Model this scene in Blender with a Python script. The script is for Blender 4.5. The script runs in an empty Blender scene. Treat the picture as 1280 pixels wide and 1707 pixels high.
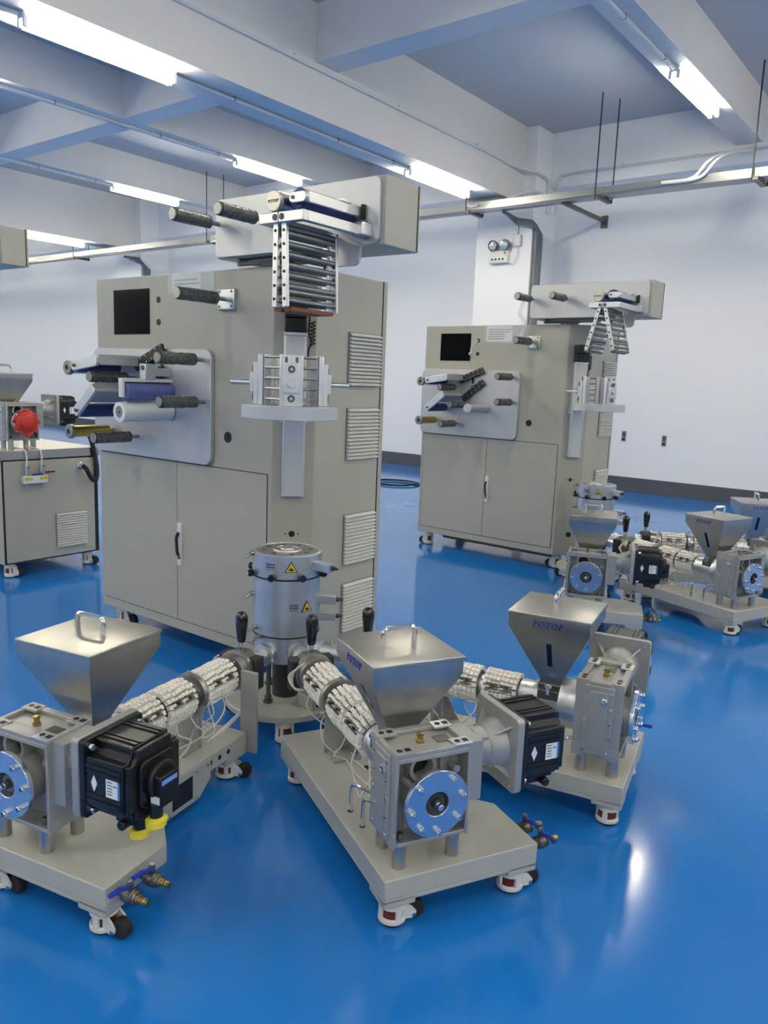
import bpy, bmesh, math, random
from mathutils import Vector, Matrix
random.seed(7)
S = bpy.context.scene
COL = S.collection
# ------------------------------------------------------------------ camera
F_PX, PITCH, ROLL, YAW, CAM_H = 1304.5, .166876, -.0385776, -.656798, 1.5
fw = Vector((math.sin(YAW)*math.cos(PITCH), math.cos(YAW)*math.cos(PITCH), -math.sin(PITCH)))
r0 = Vector((math.cos(YAW), -math.sin(YAW), 0)); d0 = fw.cross(r0)
rt = r0*math.cos(ROLL)+d0*math.sin(ROLL); dn = -r0*math.sin(ROLL)+d0*math.cos(ROLL)
cd = bpy.data.cameras.new('camera'); cam = bpy.data.objects.new('camera', cd); COL.objects.link(cam)
cd.sensor_fit = 'HORIZONTAL'; cd.sensor_width = 36; cd.lens = 36*F_PX/1280; cd.clip_start = .02; cd.clip_end = 100
m3 = Matrix((rt, -dn, -fw)).transposed()
cam.matrix_world = Matrix.Translation((0, 0, CAM_H)) @ m3.to_4x4()
S.camera = cam
# ------------------------------------------------------------------ world, exposure
w = bpy.data.worlds.new('world'); S.world = w; w.use_nodes = True
w.node_tree.nodes['Background'].inputs[0].default_value = (.55, .65, .8, 1)
w.node_tree.nodes['Background'].inputs[1].default_value = .3
S.view_settings.view_transform = 'Standard'; S.view_settings.look = 'None'
S.view_settings.exposure = 0.0; S.view_settings.gamma = 1; S.view_settings.use_curve_mapping = False
TUBE_POWER = 100.0      # emission strength of every fluorescent tube in the hall
TUBE_COLOR = (1.0, .92, .70)

# ------------------------------------------------------------------ materials
def lin(h):
    c = [int(h[i:i+2], 16)/255 for i in (0, 2, 4)]
    return tuple(x/12.92 if x <= .04045 else ((x+.055)/1.055)**2.4 for x in c)+(1,)
MATS = {}
def mat(name, col, rough=.5, metal=0, var=.06, scale=20., bump=0., bscale=200., emit=0, alpha=1, trans=0, coat=0, spec=.5, rvar=0, stretch=None):
    m = bpy.data.materials.new(name); m.use_nodes = True; MATS[name] = m
    nt = m.node_tree; N = nt.nodes; L = nt.links; b = N['Principled BSDF']
    c = lin(col)
    tc = N.new('ShaderNodeTexCoord'); mp = N.new('ShaderNodeMapping'); L.new(tc.outputs['Object'], mp.inputs[0])
    if stretch: mp.inputs['Scale'].default_value = stretch
    nz = N.new('ShaderNodeTexNoise'); nz.inputs['Scale'].default_value = scale; nz.inputs['Detail'].default_value = 4
    L.new(mp.outputs[0], nz.inputs['Vector'])
    mx = N.new('ShaderNodeMix'); mx.data_type = 'RGBA'
    mx.inputs[6].default_value = tuple(max(0, x*(1-var)) for x in c[:3])+(1,)
    mx.inputs[7].default_value = tuple(min(1, x*(1+var)) for x in c[:3])+(1,)
    L.new(nz.outputs[0], mx.inputs[0]); L.new(mx.outputs[2], b.inputs['Base Color'])
    b.inputs['Roughness'].default_value = rough; b.inputs['Metallic'].default_value = metal
    b.inputs['Specular IOR Level'].default_value = spec
    if rvar:
        mr = N.new('ShaderNodeMapRange'); mr.inputs[3].default_value = max(.02, rough-rvar); mr.inputs[4].default_value = rough+rvar
        L.new(nz.outputs[0], mr.inputs[0]); L.new(mr.outputs[0], b.inputs['Roughness'])
    if bump:
        n2 = N.new('ShaderNodeTexNoise'); n2.inputs['Scale'].default_value = bscale; L.new(mp.outputs[0], n2.inputs['Vector'])
        bp = N.new('ShaderNodeBump'); bp.inputs['Strength'].default_value = bump; bp.inputs['Distance'].default_value = .002
        L.new(n2.outputs[0], bp.inputs['Height']); L.new(bp.outputs[0], b.inputs['Normal'])
    if emit:
        b.inputs['Emission Color'].default_value = c; b.inputs['Emission Strength'].default_value = emit
    b.inputs['Alpha'].default_value = alpha; b.inputs['Transmission Weight'].default_value = trans
    b.inputs['Coat Weight'].default_value = coat
    return m
mat('wall_paint', 'f3f3f6', .7, var=.02, scale=1.5, bump=.05)
mat('ceiling_paint', 'dddcdd', .75, var=.03, scale=1.2, bump=.08)
mat('slab_paint_shaded', 'b9bdc6', .75, var=.03, scale=1.2, bump=.08)  # same paint as the beams, ceiling shade darkened into the colour
mat('baseboard_paint', '4a4d56', .5, var=.08, scale=6)
mat('floor_epoxy', '1c72c4', .12, var=.10, scale=1.3, bump=.10, bscale=9, spec=.55, rvar=.04)
mat('cabinet_paint', 'aba99e', .42, var=.02, scale=60, bump=.10, bscale=900)
mat('frame_paint', 'b3b3ad', .34, var=.03, scale=60, bump=.12, bscale=700)
mat('seam_black', '15171a', .6)
mat('louvre_plastic', 'd6d6d0', .45, var=.03)
mat('white_paint', 'dcdcd8', .4, var=.04)
mat('aluminium', 'd6d8db', .36, 1, var=.05, scale=40, stretch=(1, 1, 12), rvar=.06)
mat('panel_aluminium', 'c3c5c8', .42, .6, var=.03, scale=14, rvar=.05)
mat('die_steel', 'b9bfc7', .38, .8, var=.05, scale=14, rvar=.05)
mat('brushed_steel', 'b8b6b1', .35, 1, var=.10, scale=30, stretch=(1, 1, .06), rvar=.07)
mat('chrome', 'e2e4e8', .13, 1, var=.04)
mat('clamp_steel', '93928f', .34, .9, var=.12, scale=30, rvar=.08)
mat('dark_steel', '6d6c6a', .42, .9, var=.18, scale=30, rvar=.1)
mat('black_iron', '3b3b3c', .5, .6, var=.2, scale=30)
mat('cast_grey', 'a9a9a8', .42, .4, var=.07, scale=25, bump=.15, bscale=150)
mat('flange_blue', 'd3dae8', .2, .9, var=.05, scale=12)
mat('motor_black', '111318', .33, .1, var=.2, scale=30)
mat('rubber', '1b1b1d', .75, var=.1)
mat('gloss_black', '08090b', .12, var=.05, coat=.4)
mat('screen_glass', '06080c', .12, var=.05, spec=.06)
mat('ceramic', 'f8f4ee', .6, var=.06, scale=90)
mat('wire_white', 'dedad2', .5)
mat('blue_plastic', '2036a0', .4, var=.1)
mat('blue_rubber', '27356f', .5, var=.12, scale=18)
mat('brass', 'b09a60', .3, 1, var=.1)
mat('gold', 'b9a250', .3, 1, var=.1)
mat('red_plastic', 'c9352b', .4, var=.08)
mat('red_dark', '6a1f1e', .5, var=.2)
mat('yellow_plastic', 'e6d63a', .45)
mat('sign_yellow', 'd8b92b', .5)
mat('ink_black', '15161a', .6)
mat('ink_blue', '1d2794', .5)
mat('ink_grey', '50535a', .6)
mat('paper', 'e9e9e6', .6, var=.02)
mat('film_wrap', '545858', .28, .2, var=.35, scale=60, bump=.9, bscale=110, rvar=.12)
mat('clear_film', 'eef2f4', .15, var=.05, alpha=.28, bump=.8, bscale=40)
mat('white_film', 'e2e5e6', .25, var=.04, bump=.4, bscale=30)
mat('blue_film', '525f9a', .22, var=.25, scale=25, bump=.6, bscale=40)
mat('copper_brown', '6e4436', .45, .6, var=.2)
mat('galvanised', 'a4a7a8', .38, .9, var=.08, scale=6, rvar=.04)
mat('conduit_grey', '7d8084', .5, var=.1)
mat('conduit_white', 'd6d9df', .5)
mat('lamp_housing', 'e8eaec', .4)
mat('tube_glow', 'f4f9ff', .4, emit=1)
_b = MATS['tube_glow'].node_tree.nodes['Principled BSDF']
_b.inputs['Emission Color'].default_value = TUBE_COLOR+(1,); _b.inputs['Emission Strength'].default_value = TUBE_POWER
mat('lens_glass', 'bfd0d4', .08, .6, var=.2)
mat('sticker_white', 'e8eef4', .4)
mat('sticker_blue', '3f7fc0', .4)
mat('led_blue', '6fa0e0', .4)

# ------------------------------------------------------------------ mesh builder
def rr(x0, x1, y0, y1, r, n=4):
    p = []
    for cx, cy, a in ((x1-r, y1-r, 0), (x0+r, y1-r, 90), (x0+r, y0+r, 180), (x1-r, y0+r, 270)):
        for k in range(n+1):
            t = math.radians(a+90*k/n); p.append((cx+r*math.cos(t), cy+r*math.sin(t)))
    return p
def circ(cx, cy, r, n=24, a0=0): return [(cx+r*math.cos(a0+2*math.pi*k/n), cy+r*math.sin(a0+2*math.pi*k/n)) for k in range(n)]
def spline(P, n=6):
    P = [Vector(p) for p in P]; out = []
    for i in range(len(P)-1):
        a = P[max(0, i-1)]; b = P[i]; c = P[i+1]; d = P[min(len(P)-1, i+2)]
        for k in range(n):
            t = k/n
            out.append(.5*((2*b)+(c-a)*t+(2*a-5*b+4*c-d)*t*t+(3*b-a-3*c+d)*t**3))
    out.append(P[-1]); return out
class MB:
    def __init__(s): s.v = []; s.f = []; s.M = None
    def add(s, vs, fs):
        o = len(s.v)
        if s.M is not None: vs = [s.M @ Vector(v) for v in vs]
        s.v += [tuple(v) for v in vs]; s.f += [tuple(i+o for i in f) for f in fs]; return s
    def box(s, x0, x1, y0, y1, z0, z1):
        vs = [(x, y, z) for z in (z0, z1) for y in (y0, y1) for x in (x0, x1)]
        return s.add(vs, [(0, 2, 3, 1), (4, 5, 7, 6), (0, 1, 5, 4), (2, 6, 7, 3), (0, 4, 6, 2), (1, 3, 7, 5)])
    def cbox(s, c, sx, sy, sz): return s.box(c[0]-sx/2, c[0]+sx/2, c[1]-sy/2, c[1]+sy/2, c[2]-sz/2, c[2]+sz/2)
    def ext(s, poly, ax, t0, t1):
        n = len(poly)
        g = {'x': lambda p, t: (t, p[0], p[1]), 'y': lambda p, t: (p[0], t, p[1]), 'z': lambda p, t: (p[0], p[1], t)}[ax]
        vs = [g(p, t0) for p in poly]+[g(p, t1) for p in poly]
        return s.add(vs, [tuple(range(n-1, -1, -1)), tuple(range(n, 2*n))]+[(i, (i+1) % n, n+(i+1) % n, n+i) for i in range(n)])
    def loft(s, loops, cap=True):
        n = len(loops[0]); vs = [v for l in loops for v in l]; fs = []
        for k in range(len(loops)-1):
            for i in range(n): fs.append((k*n+i, k*n+(i+1) % n, (k+1)*n+(i+1) % n, (k+1)*n+i))
        if cap: fs += [tuple(range(n-1, -1, -1)), tuple(range((len(loops)-1)*n, len(loops)*n))]
        return s.add(vs, fs)
    def frame(s, d):
        d = Vector(d).normalized(); u = d.orthogonal().normalized() if abs(d.z) < .9 else Vector((1, 0, 0))
        if abs(d.z) < .9: u = d.cross(Vector((0, 0, 1))).normalized()
        return d, u, d.cross(u).normalized()
    def lathe(s, p, d, prof, n=24, closed=False):
        """prof: (radius, distance along d)"""
        p = Vector(p); d, u, v = s.frame(d); vs = []; m = len(prof)
        for r, t in prof:
            for k in range(n):
                a = 2*math.pi*k/n; vs.append(p+d*t+(u*math.cos(a)+v*math.sin(a))*max(r, 1e-5))
        fs = []
        for j in range(m-1 if not closed else m):
            j2 = (j+1) % m
            for k in range(n): fs.append((j*n+k, j*n+(k+1) % n, j2*n+(k+1) % n, j2*n+k))
        if not closed: fs += [tuple(range(n-1, -1, -1)), tuple(range((m-1)*n, m*n))]
        return s.add(vs, fs)
    def cyl(s, p0, p1, r, r1=None, n=16):
        p0 = Vector(p0); p1 = Vector(p1); L = (p1-p0).length
        return s.lathe(p0, p1-p0, [(r, 0), (r if r1 is None else r1, L)], n)
    def ring(s, p, d, ri, ro, t, n=28): return s.lathe(p, d, [(ri, 0), (ro, 0), (ro, t), (ri, t)], n, True)
    def tube(s, pts, r, n=8):
        pts = [Vector(p) for p in pts]; loops = []; up = None
        for i, p in enumerate(pts):
            d = (pts[min(i+1, len(pts)-1)]-pts[max(i-1, 0)]).normalized()
            if up is None: up = d.orthogonal().normalized()
            u = (up-d*up.dot(d)); u = u.normalized() if u.length > 1e-4 else d.orthogonal().normalized(); up = u; v = d.cross(u)
            loops.append([p+(u*math.cos(2*math.pi*k/n)+v*math.sin(2*math.pi*k/n))*r for k in range(n)])
        return s.loft(loops)
    def mesh(s, name, m, smooth=True):
        me = bpy.data.meshes.new(name); me.from_pydata(s.v, [], s.f)
        bm = bmesh.new(); bm.from_mesh(me); bmesh.ops.recalc_face_normals(bm, faces=bm.faces); bm.to_mesh(me); bm.free()
        me.materials.append(MATS[m])
        if smooth: me.shade_smooth(); me.set_sharp_from_angle(angle=math.radians(32))
        return me
    def obj(s, name, m, parent=None, bevel=0, label=None, smooth=True, seg=2):
        o = bpy.data.objects.new(name, s.mesh(name, m, smooth)); COL.objects.link(o)
        if parent is not None: o.parent = parent
        if label: o['label'] = label
        if bevel:
            b = o.modifiers.new('bevel', 'BEVEL'); b.width = bevel; b.segments = seg; b.limit_method = 'ANGLE'; b.angle_limit = math.radians(40)
        return o
def inst(o, parent, loc=None, rot=None, name=None, label=None):
    c = o.copy(); COL.objects.link(c); c.parent = parent
    if loc is not None: c.location = loc
    if rot is not None: c.rotation_euler = rot
    if name: c.name = name
    if label: c['label'] = label
    return c
def tag(o, label=None, cat=None, group=None, kind=None):
    for k, v in (('label', label), ('category', cat), ('group', group), ('kind', kind)):
        if v: o[k] = v
    return o
def thing(name, label, cat, loc=(0, 0, 0), rz=0, group=None):
    o = bpy.data.objects.new(name, None); COL.objects.link(o); o.location = loc; o.rotation_euler = (0, 0, rz); o.empty_display_size = .1
    return tag(o, label, cat, group)
def dup(root, loc, rz, label, skip=(), name=None):
    r = root.copy(); COL.objects.link(r); r.location = loc; r.rotation_euler = (0, 0, rz); r['label'] = label
    if name: r.name = name
    def rec(a, b):
        for ch in list(a.children):
            if any(ch.name.split('.')[0] == k for k in skip): continue
            c = ch.copy(); COL.objects.link(c); c.parent = b; rec(ch, c)
    rec(root, r); return r

# letters P, O, T as slanted serif strokes in a unit-height box
def letter_polys(ch):
    out = []
    def arc(cx, cy, rx, ry, tx, ty, a0, a1, n=10):
        for k in range(n):
            t0 = math.radians(a0+(a1-a0)*k/n); t1 = math.radians(a0+(a1-a0)*(k+1)/n)
            out.append([(cx+rx*math.cos(t0), cy+ry*math.sin(t0)), (cx+rx*math.cos(t1), cy+ry*math.sin(t1)),
                        (cx+(rx-tx)*math.cos(t1), cy+(ry-ty)*math.sin(t1)), (cx+(rx-tx)*math.cos(t0), cy+(ry-ty)*math.sin(t0))])
    R = lambda a, b, c, d: out.append([(a, c), (b, c), (b, d), (a, d)])
    if ch == 'P':
        R(.10, .30, 0, 1); R(0, .42, 0, .07); R(0, .35, .93, 1); arc(.32, .725, .36, .275, .2, .08, -90, 90); adv = .80
    elif ch == 'O':
        arc(.44, .5, .44, .52, .2, .09, 0, 360, 24); adv = 1.0
    else:
        R(.30, .50, 0, 1); R(.18, .62, 0, .07); R(0, .80, .91, 1); R(0, .08, .74, .91); R(.72, .80, .74, .91); adv = .88
    return out, adv
def word_mesh(text, h, slant=.25):
    """flat word centred on origin in the x-z plane facing -y, 1 mm thick"""
    mb = MB(); x = 0; P = []
    for ch in text:
        ps, adv = letter_polys(ch)
        for p in ps: P.append([((a+x+b*slant), b) for a, b in p])
        x += adv+.08
    wd = x-.08
    for p in P: mb.ext([((a-wd/2-slant/2)*h, (b-.5)*h) for a, b in p], 'y', -.0006, .0006)
    return mb

# ================================================================== THE HALL
FX0, FX1, FY0, FY1, ZC = -24., 14., -15., 11.41, 5.17
BZ, SZ = 4.117, 4.635
MAIN = [-15.65, -6.17, 3.3, 12.8]; SEC = [-22., -18.8, -12.5, -9.36, -2.95, .2, 6.4, 9.6]
mb = MB(); mb.box(FX0, FX1, FY0, FY1, -.1, 0); floor = tag(mb.obj('floor', 'floor_epoxy'), 'glossy blue epoxy floor', kind='structure')
mb = MB(); mb.box(FX0, FX1, FY0, FY1, ZC, ZC+.1); ceil = tag(mb.obj('ceiling', 'slab_paint_shaded'), 'pale concrete ceiling with downstand beams', kind='structure')
for nm, a in (('wall_back', (FX0, FX1, FY1, FY1+.1)), ('wall_front', (FX0, FX1, FY0-.1, FY0)), ('wall_left', (FX0-.1, FX0, FY0, FY1)), ('wall_right', (FX1, FX1+.1, FY0, FY1))):
    mb = MB(); mb.box(*a, 0, ZC); o = tag(mb.obj(nm, 'wall_paint'), 'white painted wall', kind='structure')
    if nm == 'wall_back': wall_back = o
mb = MB(); mb.box(FX0, FX1, FY1-.015, FY1, 0, .212); tag(mb.obj('baseboard_back', 'baseboard_paint'), 'dark grey painted baseboard', kind='structure')
for x in MAIN:
    mb = MB(); mb.box(x-.285, x+.285, FY0, 10.9, BZ, ZC); mb.obj('main_beam', 'ceiling_paint', ceil)
for x in SEC:
    mb = MB(); mb.box(x-.16, x+.16, FY0, 11.15, SZ, ZC); mb.obj('secondary_beam', 'ceiling_paint', ceil)
allx = sorted([(x, .285) for x in MAIN]+[(x, .16) for x in SEC])
for yb in (6.22, .9, -4.4, -9.7):
    for (xa, wa), (xb, wb) in zip(allx[:-1], allx[1:]):
        mb = MB(); mb.box(xa+wa, xb-wb, yb, yb+.33, SZ-.005, ZC); mb.obj('cross_beam', 'ceiling_paint', ceil)
mb = MB(); mb.box(FX0, FX1, 11.13, FY1, 4.4, ZC); mb.obj('wall_beam', 'wall_paint', wall_back)
for x in MAIN[:2]:
    mb = MB(); mb.box(x-.47, x+.47, 10.667, FY1, 0, ZC); mb.obj('column', 'wall_paint', wall_back, bevel=.008)
mb = MB(); mb.box(-6.17-.48, -6.17+.48, 10.655, FY1, 0, .212); mb.obj('column_plinth', 'baseboard_paint', wall_back)

# ------------------------------------------------------------------ fluorescent fixtures
def fixture():
    t = thing('fluorescent_light', '', 'light')
    mb = MB(); mb.ext([(-.055, 0), (-.03, -.05), (.03, -.05), (.055, 0)], 'y', -.70, .70); mb.obj('housing', 'lamp_housing', t)
    for sx in (-.038, .038):
        mb = MB(); mb.cyl((sx, -.665, -.085), (sx, .665, -.085), .018, n=10); mb.obj('tube', 'tube_glow', t)
        for y in (-.68, .68):
            mb = MB(); mb.box(sx-.016, sx+.016, y-.014, y+.014, -.105, -.03); mb.obj('lamp_socket', 'lamp_housing', t)
    return t
fx0 = None
names = {(-6.17, 4.0): 'twin tube light nearest the camera, under the deep beam',
         (-6.17, 8.9): 'twin tube light under the deep beam just left of the white column',
         (-2.95, 8.9): 'twin tube light at the upper right under the narrow beam',
         (-9.36, 8.9): 'twin tube light under the second beam, left of the overhead roller box',
         (-12.5, 8.9): 'twin tube light under the third beam from the white column',
         (-15.65, 8.9): 'smallest farthest twin tube light at the left edge'}
for x in [-22., -18.8, -15.65, -12.5, -9.36, -6.17, -2.95, .2, 3.3, 6.4, 9.6]:  # leftmost and two rightmost columns are unseen lamps, added for more light
    for y in (8.9, 4.0, -.9, -5.8, -10.7):  # two rearmost rows are unseen, added to brighten upright faces towards the camera
        z = BZ if x in MAIN else SZ
        if y == 4.0 and x == -12.5: y = 3.9
        lb = names.get((x, y), 'tube light, %s, above %s' % ({8.9: 'back row', 4.0: 'middle row', 3.9: 'middle row', -.9: 'first row behind the camera', -5.8: 'added second row behind the camera', -10.7: 'added last row behind the camera'}[y],
             {-22.: 'the left end wall (added lamp)', -18.8: 'far left hall', -15.65: 'far left column', -12.5: 'left hall', -9.36: 'left machine', -6.17: 'deep beam line', -2.95: 'near machines', .2: 'right aisle', 3.3: 'right deep beam', 6.4: 'right hall (added lamp)', 9.6: 'right end wall (added lamp)'}[x]))
        if fx0 is None:
            fx0 = fixture(); fx0.location = (x, y, z); fx0['label'] = lb; fx0['group'] = 'twin tube lights under the beams'
        else: dup(fx0, (x, y, z), 0, lb)
# thin conduits joining the lights under each beam
def pipe_thing(name, label, pts, r, m, cat='conduit', clips=None, n=8):
    mb = MB(); mb.tube(pts, r, n); o = mb.obj(name, m); tag(o, label, cat)
    if clips:
        for c in clips:
            b = MB(); b.box(c[0]-.02, c[0]+.02, c[1]-.012, c[1]+.012, c[2]-.02, c[2]+.03); b.obj('pipe_clip', m, o)
    return o
for x, lb in ((-15.65, 'thin conduit under the farthest left beam'), (-12.5, 'thin conduit under the third beam, beside a tube light'), (-9.36, 'thin conduit under the second beam running to its tube light'),
              (-6.17, 'thin conduit under the deep beam joining its two tube lights'), (-2.95, 'thin conduit under the narrow beam at upper right')):
    z = (BZ if x in MAIN else SZ)-.022
    o = None
    for (ya, yb) in ((-.15, 3.28), (4.72, 8.18)):
        mb = MB(); mb.tube([(x, ya, z), (x, yb, z)], .019, 8)
        if o is None: o = thing('light_conduit', lb, 'conduit', (0, 0, 0), 0)
        mb.obj('pipe', 'conduit_white', o)
    for y in (1.4, 5.4, 6.9, 7.9):
        b = MB(); b.box(x-.018, x+.018, y-.012, y+.012, z-.016, z+.022); b.obj('pipe_clip', 'conduit_grey', o)
xr = -6.17+.285+.016
pipe_thing('wall_conduit', 'long conduit along the side face of the deep beam, bending at the column top', [(xr, -1, 4.575), (xr, 9.9, 4.57), (xr, 10.25, 4.55), (-5.72, 10.45, 4.53), (-5.66, 10.62, 4.52), (-5.655, 10.9, 4.5), (-5.655, 11.0, 4.45), (-5.655, 11.02, 4.02)], .019, 'conduit_white',
           clips=[(xr, y, 4.575) for y in (4.2, 5.9, 7.6, 9.3)])
pipe_thing('wall_conduit', 'horizontal conduit along the back wall beam, right of the column', [(-5.55, 11.05, 4.0), (-5.55, 11.06, 4.45), (-5.5, 11.1, 4.55), (-5.3, 11.11, 4.57), (-2.9, 11.11, 4.57), (.5, 11.11, 4.57)], .018, 'conduit_white',
           clips=[(x, 11.11, 4.57) for x in (-4.6, -3.6, -2.6)])
# cable tray with hangers
ty, tz = 10.1, 3.94
tray = thing('cable_tray', 'galvanised cable tray hung along the back wall in front of the column', 'cable tray')
mb = MB(); mb.ext([(ty-.13, tz+.10), (ty-.13, tz), (ty+.13, tz), (ty+.13, tz+.10), (ty+.124, tz+.10), (ty+.124, tz+.006), (ty-.124, tz+.006), (ty-.124, tz+.10)], 'x', -23.5, 1.5); mb.obj('channel', 'galvanised', tray)
mb = MB(); mb.tube(spline([(-23, ty-.14, tz-.03), (-17, ty-.15, tz-.02), (-14, ty-.15, tz-.05), (-11, ty-.14, tz-.02), (-8, ty-.15, tz-.03), (-5, ty-.15, tz-.015), (-3.6, ty-.14, tz+.02)], 5), .02); mb.obj('cable', 'galvanised', tray)
for x in (-19.5, -16.6, -12.05, -9.3, -6.35, -4.4, -2.52, -.4):
    for k, dy in enumerate((-.16, .16)):
        mb = MB(); mb.cyl((x+dy*.3, ty+dy, tz-.05), (x+dy*.3, ty+dy, ZC), .009, n=6); mb.obj('hanger_rod', 'black_iron', tray)
    mb = MB(); mb.box(x-.03, x+.03, ty-.2, ty+.2, tz-.045, tz-.005); mb.obj('cross_channel', 'dark_steel', tray)
arm = MB(); arm.box(-.025, .025, ty-.1, 11.40, tz-.05, tz-.005); arm.box(-.05, .05, 11.385, 11.41, tz-.12, tz+.05)
tag(arm.obj('wall_bracket', 'dark_steel'), 'steel strut running from the cable tray back to the wall', 'bracket').location = (-4.92, 0, 0)
for k, dx in enumerate((0, .09)):
    pipe_thing('riser_conduit', ('left' if k == 0 else 'right')+' one of two bent conduits rising from the tray at upper right', spline([(-3.6+dx, ty-.16, tz+.05), (-3.25+dx, ty-.15, tz+.06), (-3.08+dx, ty-.1, tz+.25), (-3.02+dx, 10.5, tz+.45), (-3.0+dx, 11.1, tz+.6)], 5), .022, 'conduit_white')
pipe_thing('drop_conduit', 'short conduit from the tray to the switch box on the white column', [(-5.93, ty-.1, tz), (-5.93, 10.4, tz-.01), (-5.93, 10.64, tz-.06), (-5.93, 10.645, 3.66)], .018, 'conduit_white')
pipe_thing('drop_conduit', 'curved conduit from the tray up to the light left of the column', spline([(-6.2, ty-.14, tz+.06), (-6.35, ty-.13, tz+.05), (-6.42, ty-.1, tz+.14), (-6.42, ty-.05, BZ-.02), ], 4), .016, 'conduit_white')
pipe_thing('drop_conduit', 'bent conduit pair leaving the tray beside the column', spline([(-5.9, ty-.05, tz+.08), (-5.75, ty+.15, tz+.2), (-5.64, 10.5, tz+.3), (-5.62, 10.95, tz+.3)], 4), .02, 'conduit_white')
bun = thing('conduit_bundle', 'bundle of grey conduits bending down the right side of the column', 'conduit')
for k in range(4):
    x = -5.66+.001; y = 10.70+.055*k
    mb = MB(); mb.tube([(-5.9+.0*k, ty+.05+.02*k, tz-.03), (-5.88, 10.52, tz-.06-.02*k), (-5.67, 10.6, tz-.1-.025*k), (-5.655+.01, y-.02, tz-.15-.03*k), (-5.655+.008, y, tz-.22-.03*k), (-5.655+.008, y, 1.0)], .022, 8); mb.obj('pipe', 'conduit_grey', bun)
for xx in (-15.65,):
    b2 = thing('conduit_bundle', 'grey conduits bending down the far left column', 'conduit')
    for k in range(3):
        mb = MB(); mb.tube([(xx+.1+.2*k, 10.5, 3.95-.06*k), (xx+.5+.02*k, 10.6, 3.9-.05*k), (xx+.49+.02*k, 10.72+.06*k, 3.8-.05*k), (xx+.49, 10.72+.06*k, 1.)], .024, 8); mb.obj('pipe', 'conduit_grey', b2)
# emergency light on the column
em = thing('emergency_light', 'white emergency light box with two round lamps on the column', 'emergency light', (-6.2, 10.667, 3.40))
mb = MB(); mb.box(-.16, .16, -.07, 0, -.11, .07); mb.obj('case', 'white_paint', em, bevel=.01)
mb = MB(); mb.box(-.14, .14, -.075, -.07, -.09, -.02); mb.obj('front_label', 'paper', em)
for k in range(4):
    mb = MB(); mb.box(-.12+.06*k, -.085+.06*k, -.078, -.075, -.07, -.04); mb.obj('print_mark', 'ink_grey', em)
mb = MB(); mb.cyl((.11, -.075, .03), (.11, -.08, .03), .012); mb.obj('indicator', 'ink_black', em)
for sx, mm in ((-.09, 'lens_glass'), (.1, 'lens_glass')):
    mb = MB(); mb.lathe((sx, -.01, .15), (-.1 if sx < 0 else .1, -1, -.1), [(.03, 0), (.075, .05), (.08, .09), (.072, .09), (.03, .05)], 24); c = mb.obj('lamp', 'dark_steel', em)
    mb = MB(); mb.lathe((sx, -.095, .142), (-.1 if sx < 0 else .1, -1, -.1), [(.068, 0), (.06, .012), (0.001, .018)], 24); mb.obj('lens', mm, c)
sb = thing('switch_box', 'small white junction box beside the emergency light', 'switch box', (-5.92, 10.667, 3.60))
mb = MB(); mb.box(-.06, .06, -.05, 0, -.08, .08); mb.obj('case', 'white_paint', sb, bevel=.006)
mb = MB(); mb.box(-.035, .035, -.055, -.05, -.03, .03); mb.obj('rocker', 'paper', sb)
mb = MB(); mb.tube(spline([(0, -.04, -.08), (.02, -.05, -.2), (-.05, -.05, -.32), (-.13, -.05, -.3)], 5), .007, 6); mb.obj('cord', 'wire_white', sb)
for x, z, lb in ((-4.348, .814, 'left one of two small wall outlets low on the back wall'), (-3.749, .789, 'right one of two small wall outlets low on the back wall')):
    t = thing('wall_outlet', lb, 'outlet', (x, FY1, z), 0, 'wall outlets')
    mb = MB(); mb.box(-.03, .03, -.012, 0, -.075, .075); mb.obj('plate', 'conduit_grey', t)
    mb = MB(); mb.box(-.022, .022, -.016, -.012, .0, .06); mb.obj('socket', 'ink_grey', t)
    mb = MB(); mb.box(-.022, .022, -.016, -.012, -.06, -.03); mb.obj('socket', 'ink_black', t)
cc = []
for k in range(40):
    a = k*.42; cc.append((-6.85+.34*math.cos(a)*(1+.12*math.sin(k*.35)), 9.15+.30*math.sin(a)+.03*math.sin(k*.5), .014+.006*(k//15)))
tag(MB().tube(cc+[(-7.3, 9.3, .02), (-7.8, 9.6, .015), (-8.4, 9.8, .015)], .010, 6).obj('cable_coil', 'rubber'), 'black cable coil lying on the blue floor behind the second machine', 'cable')

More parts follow.
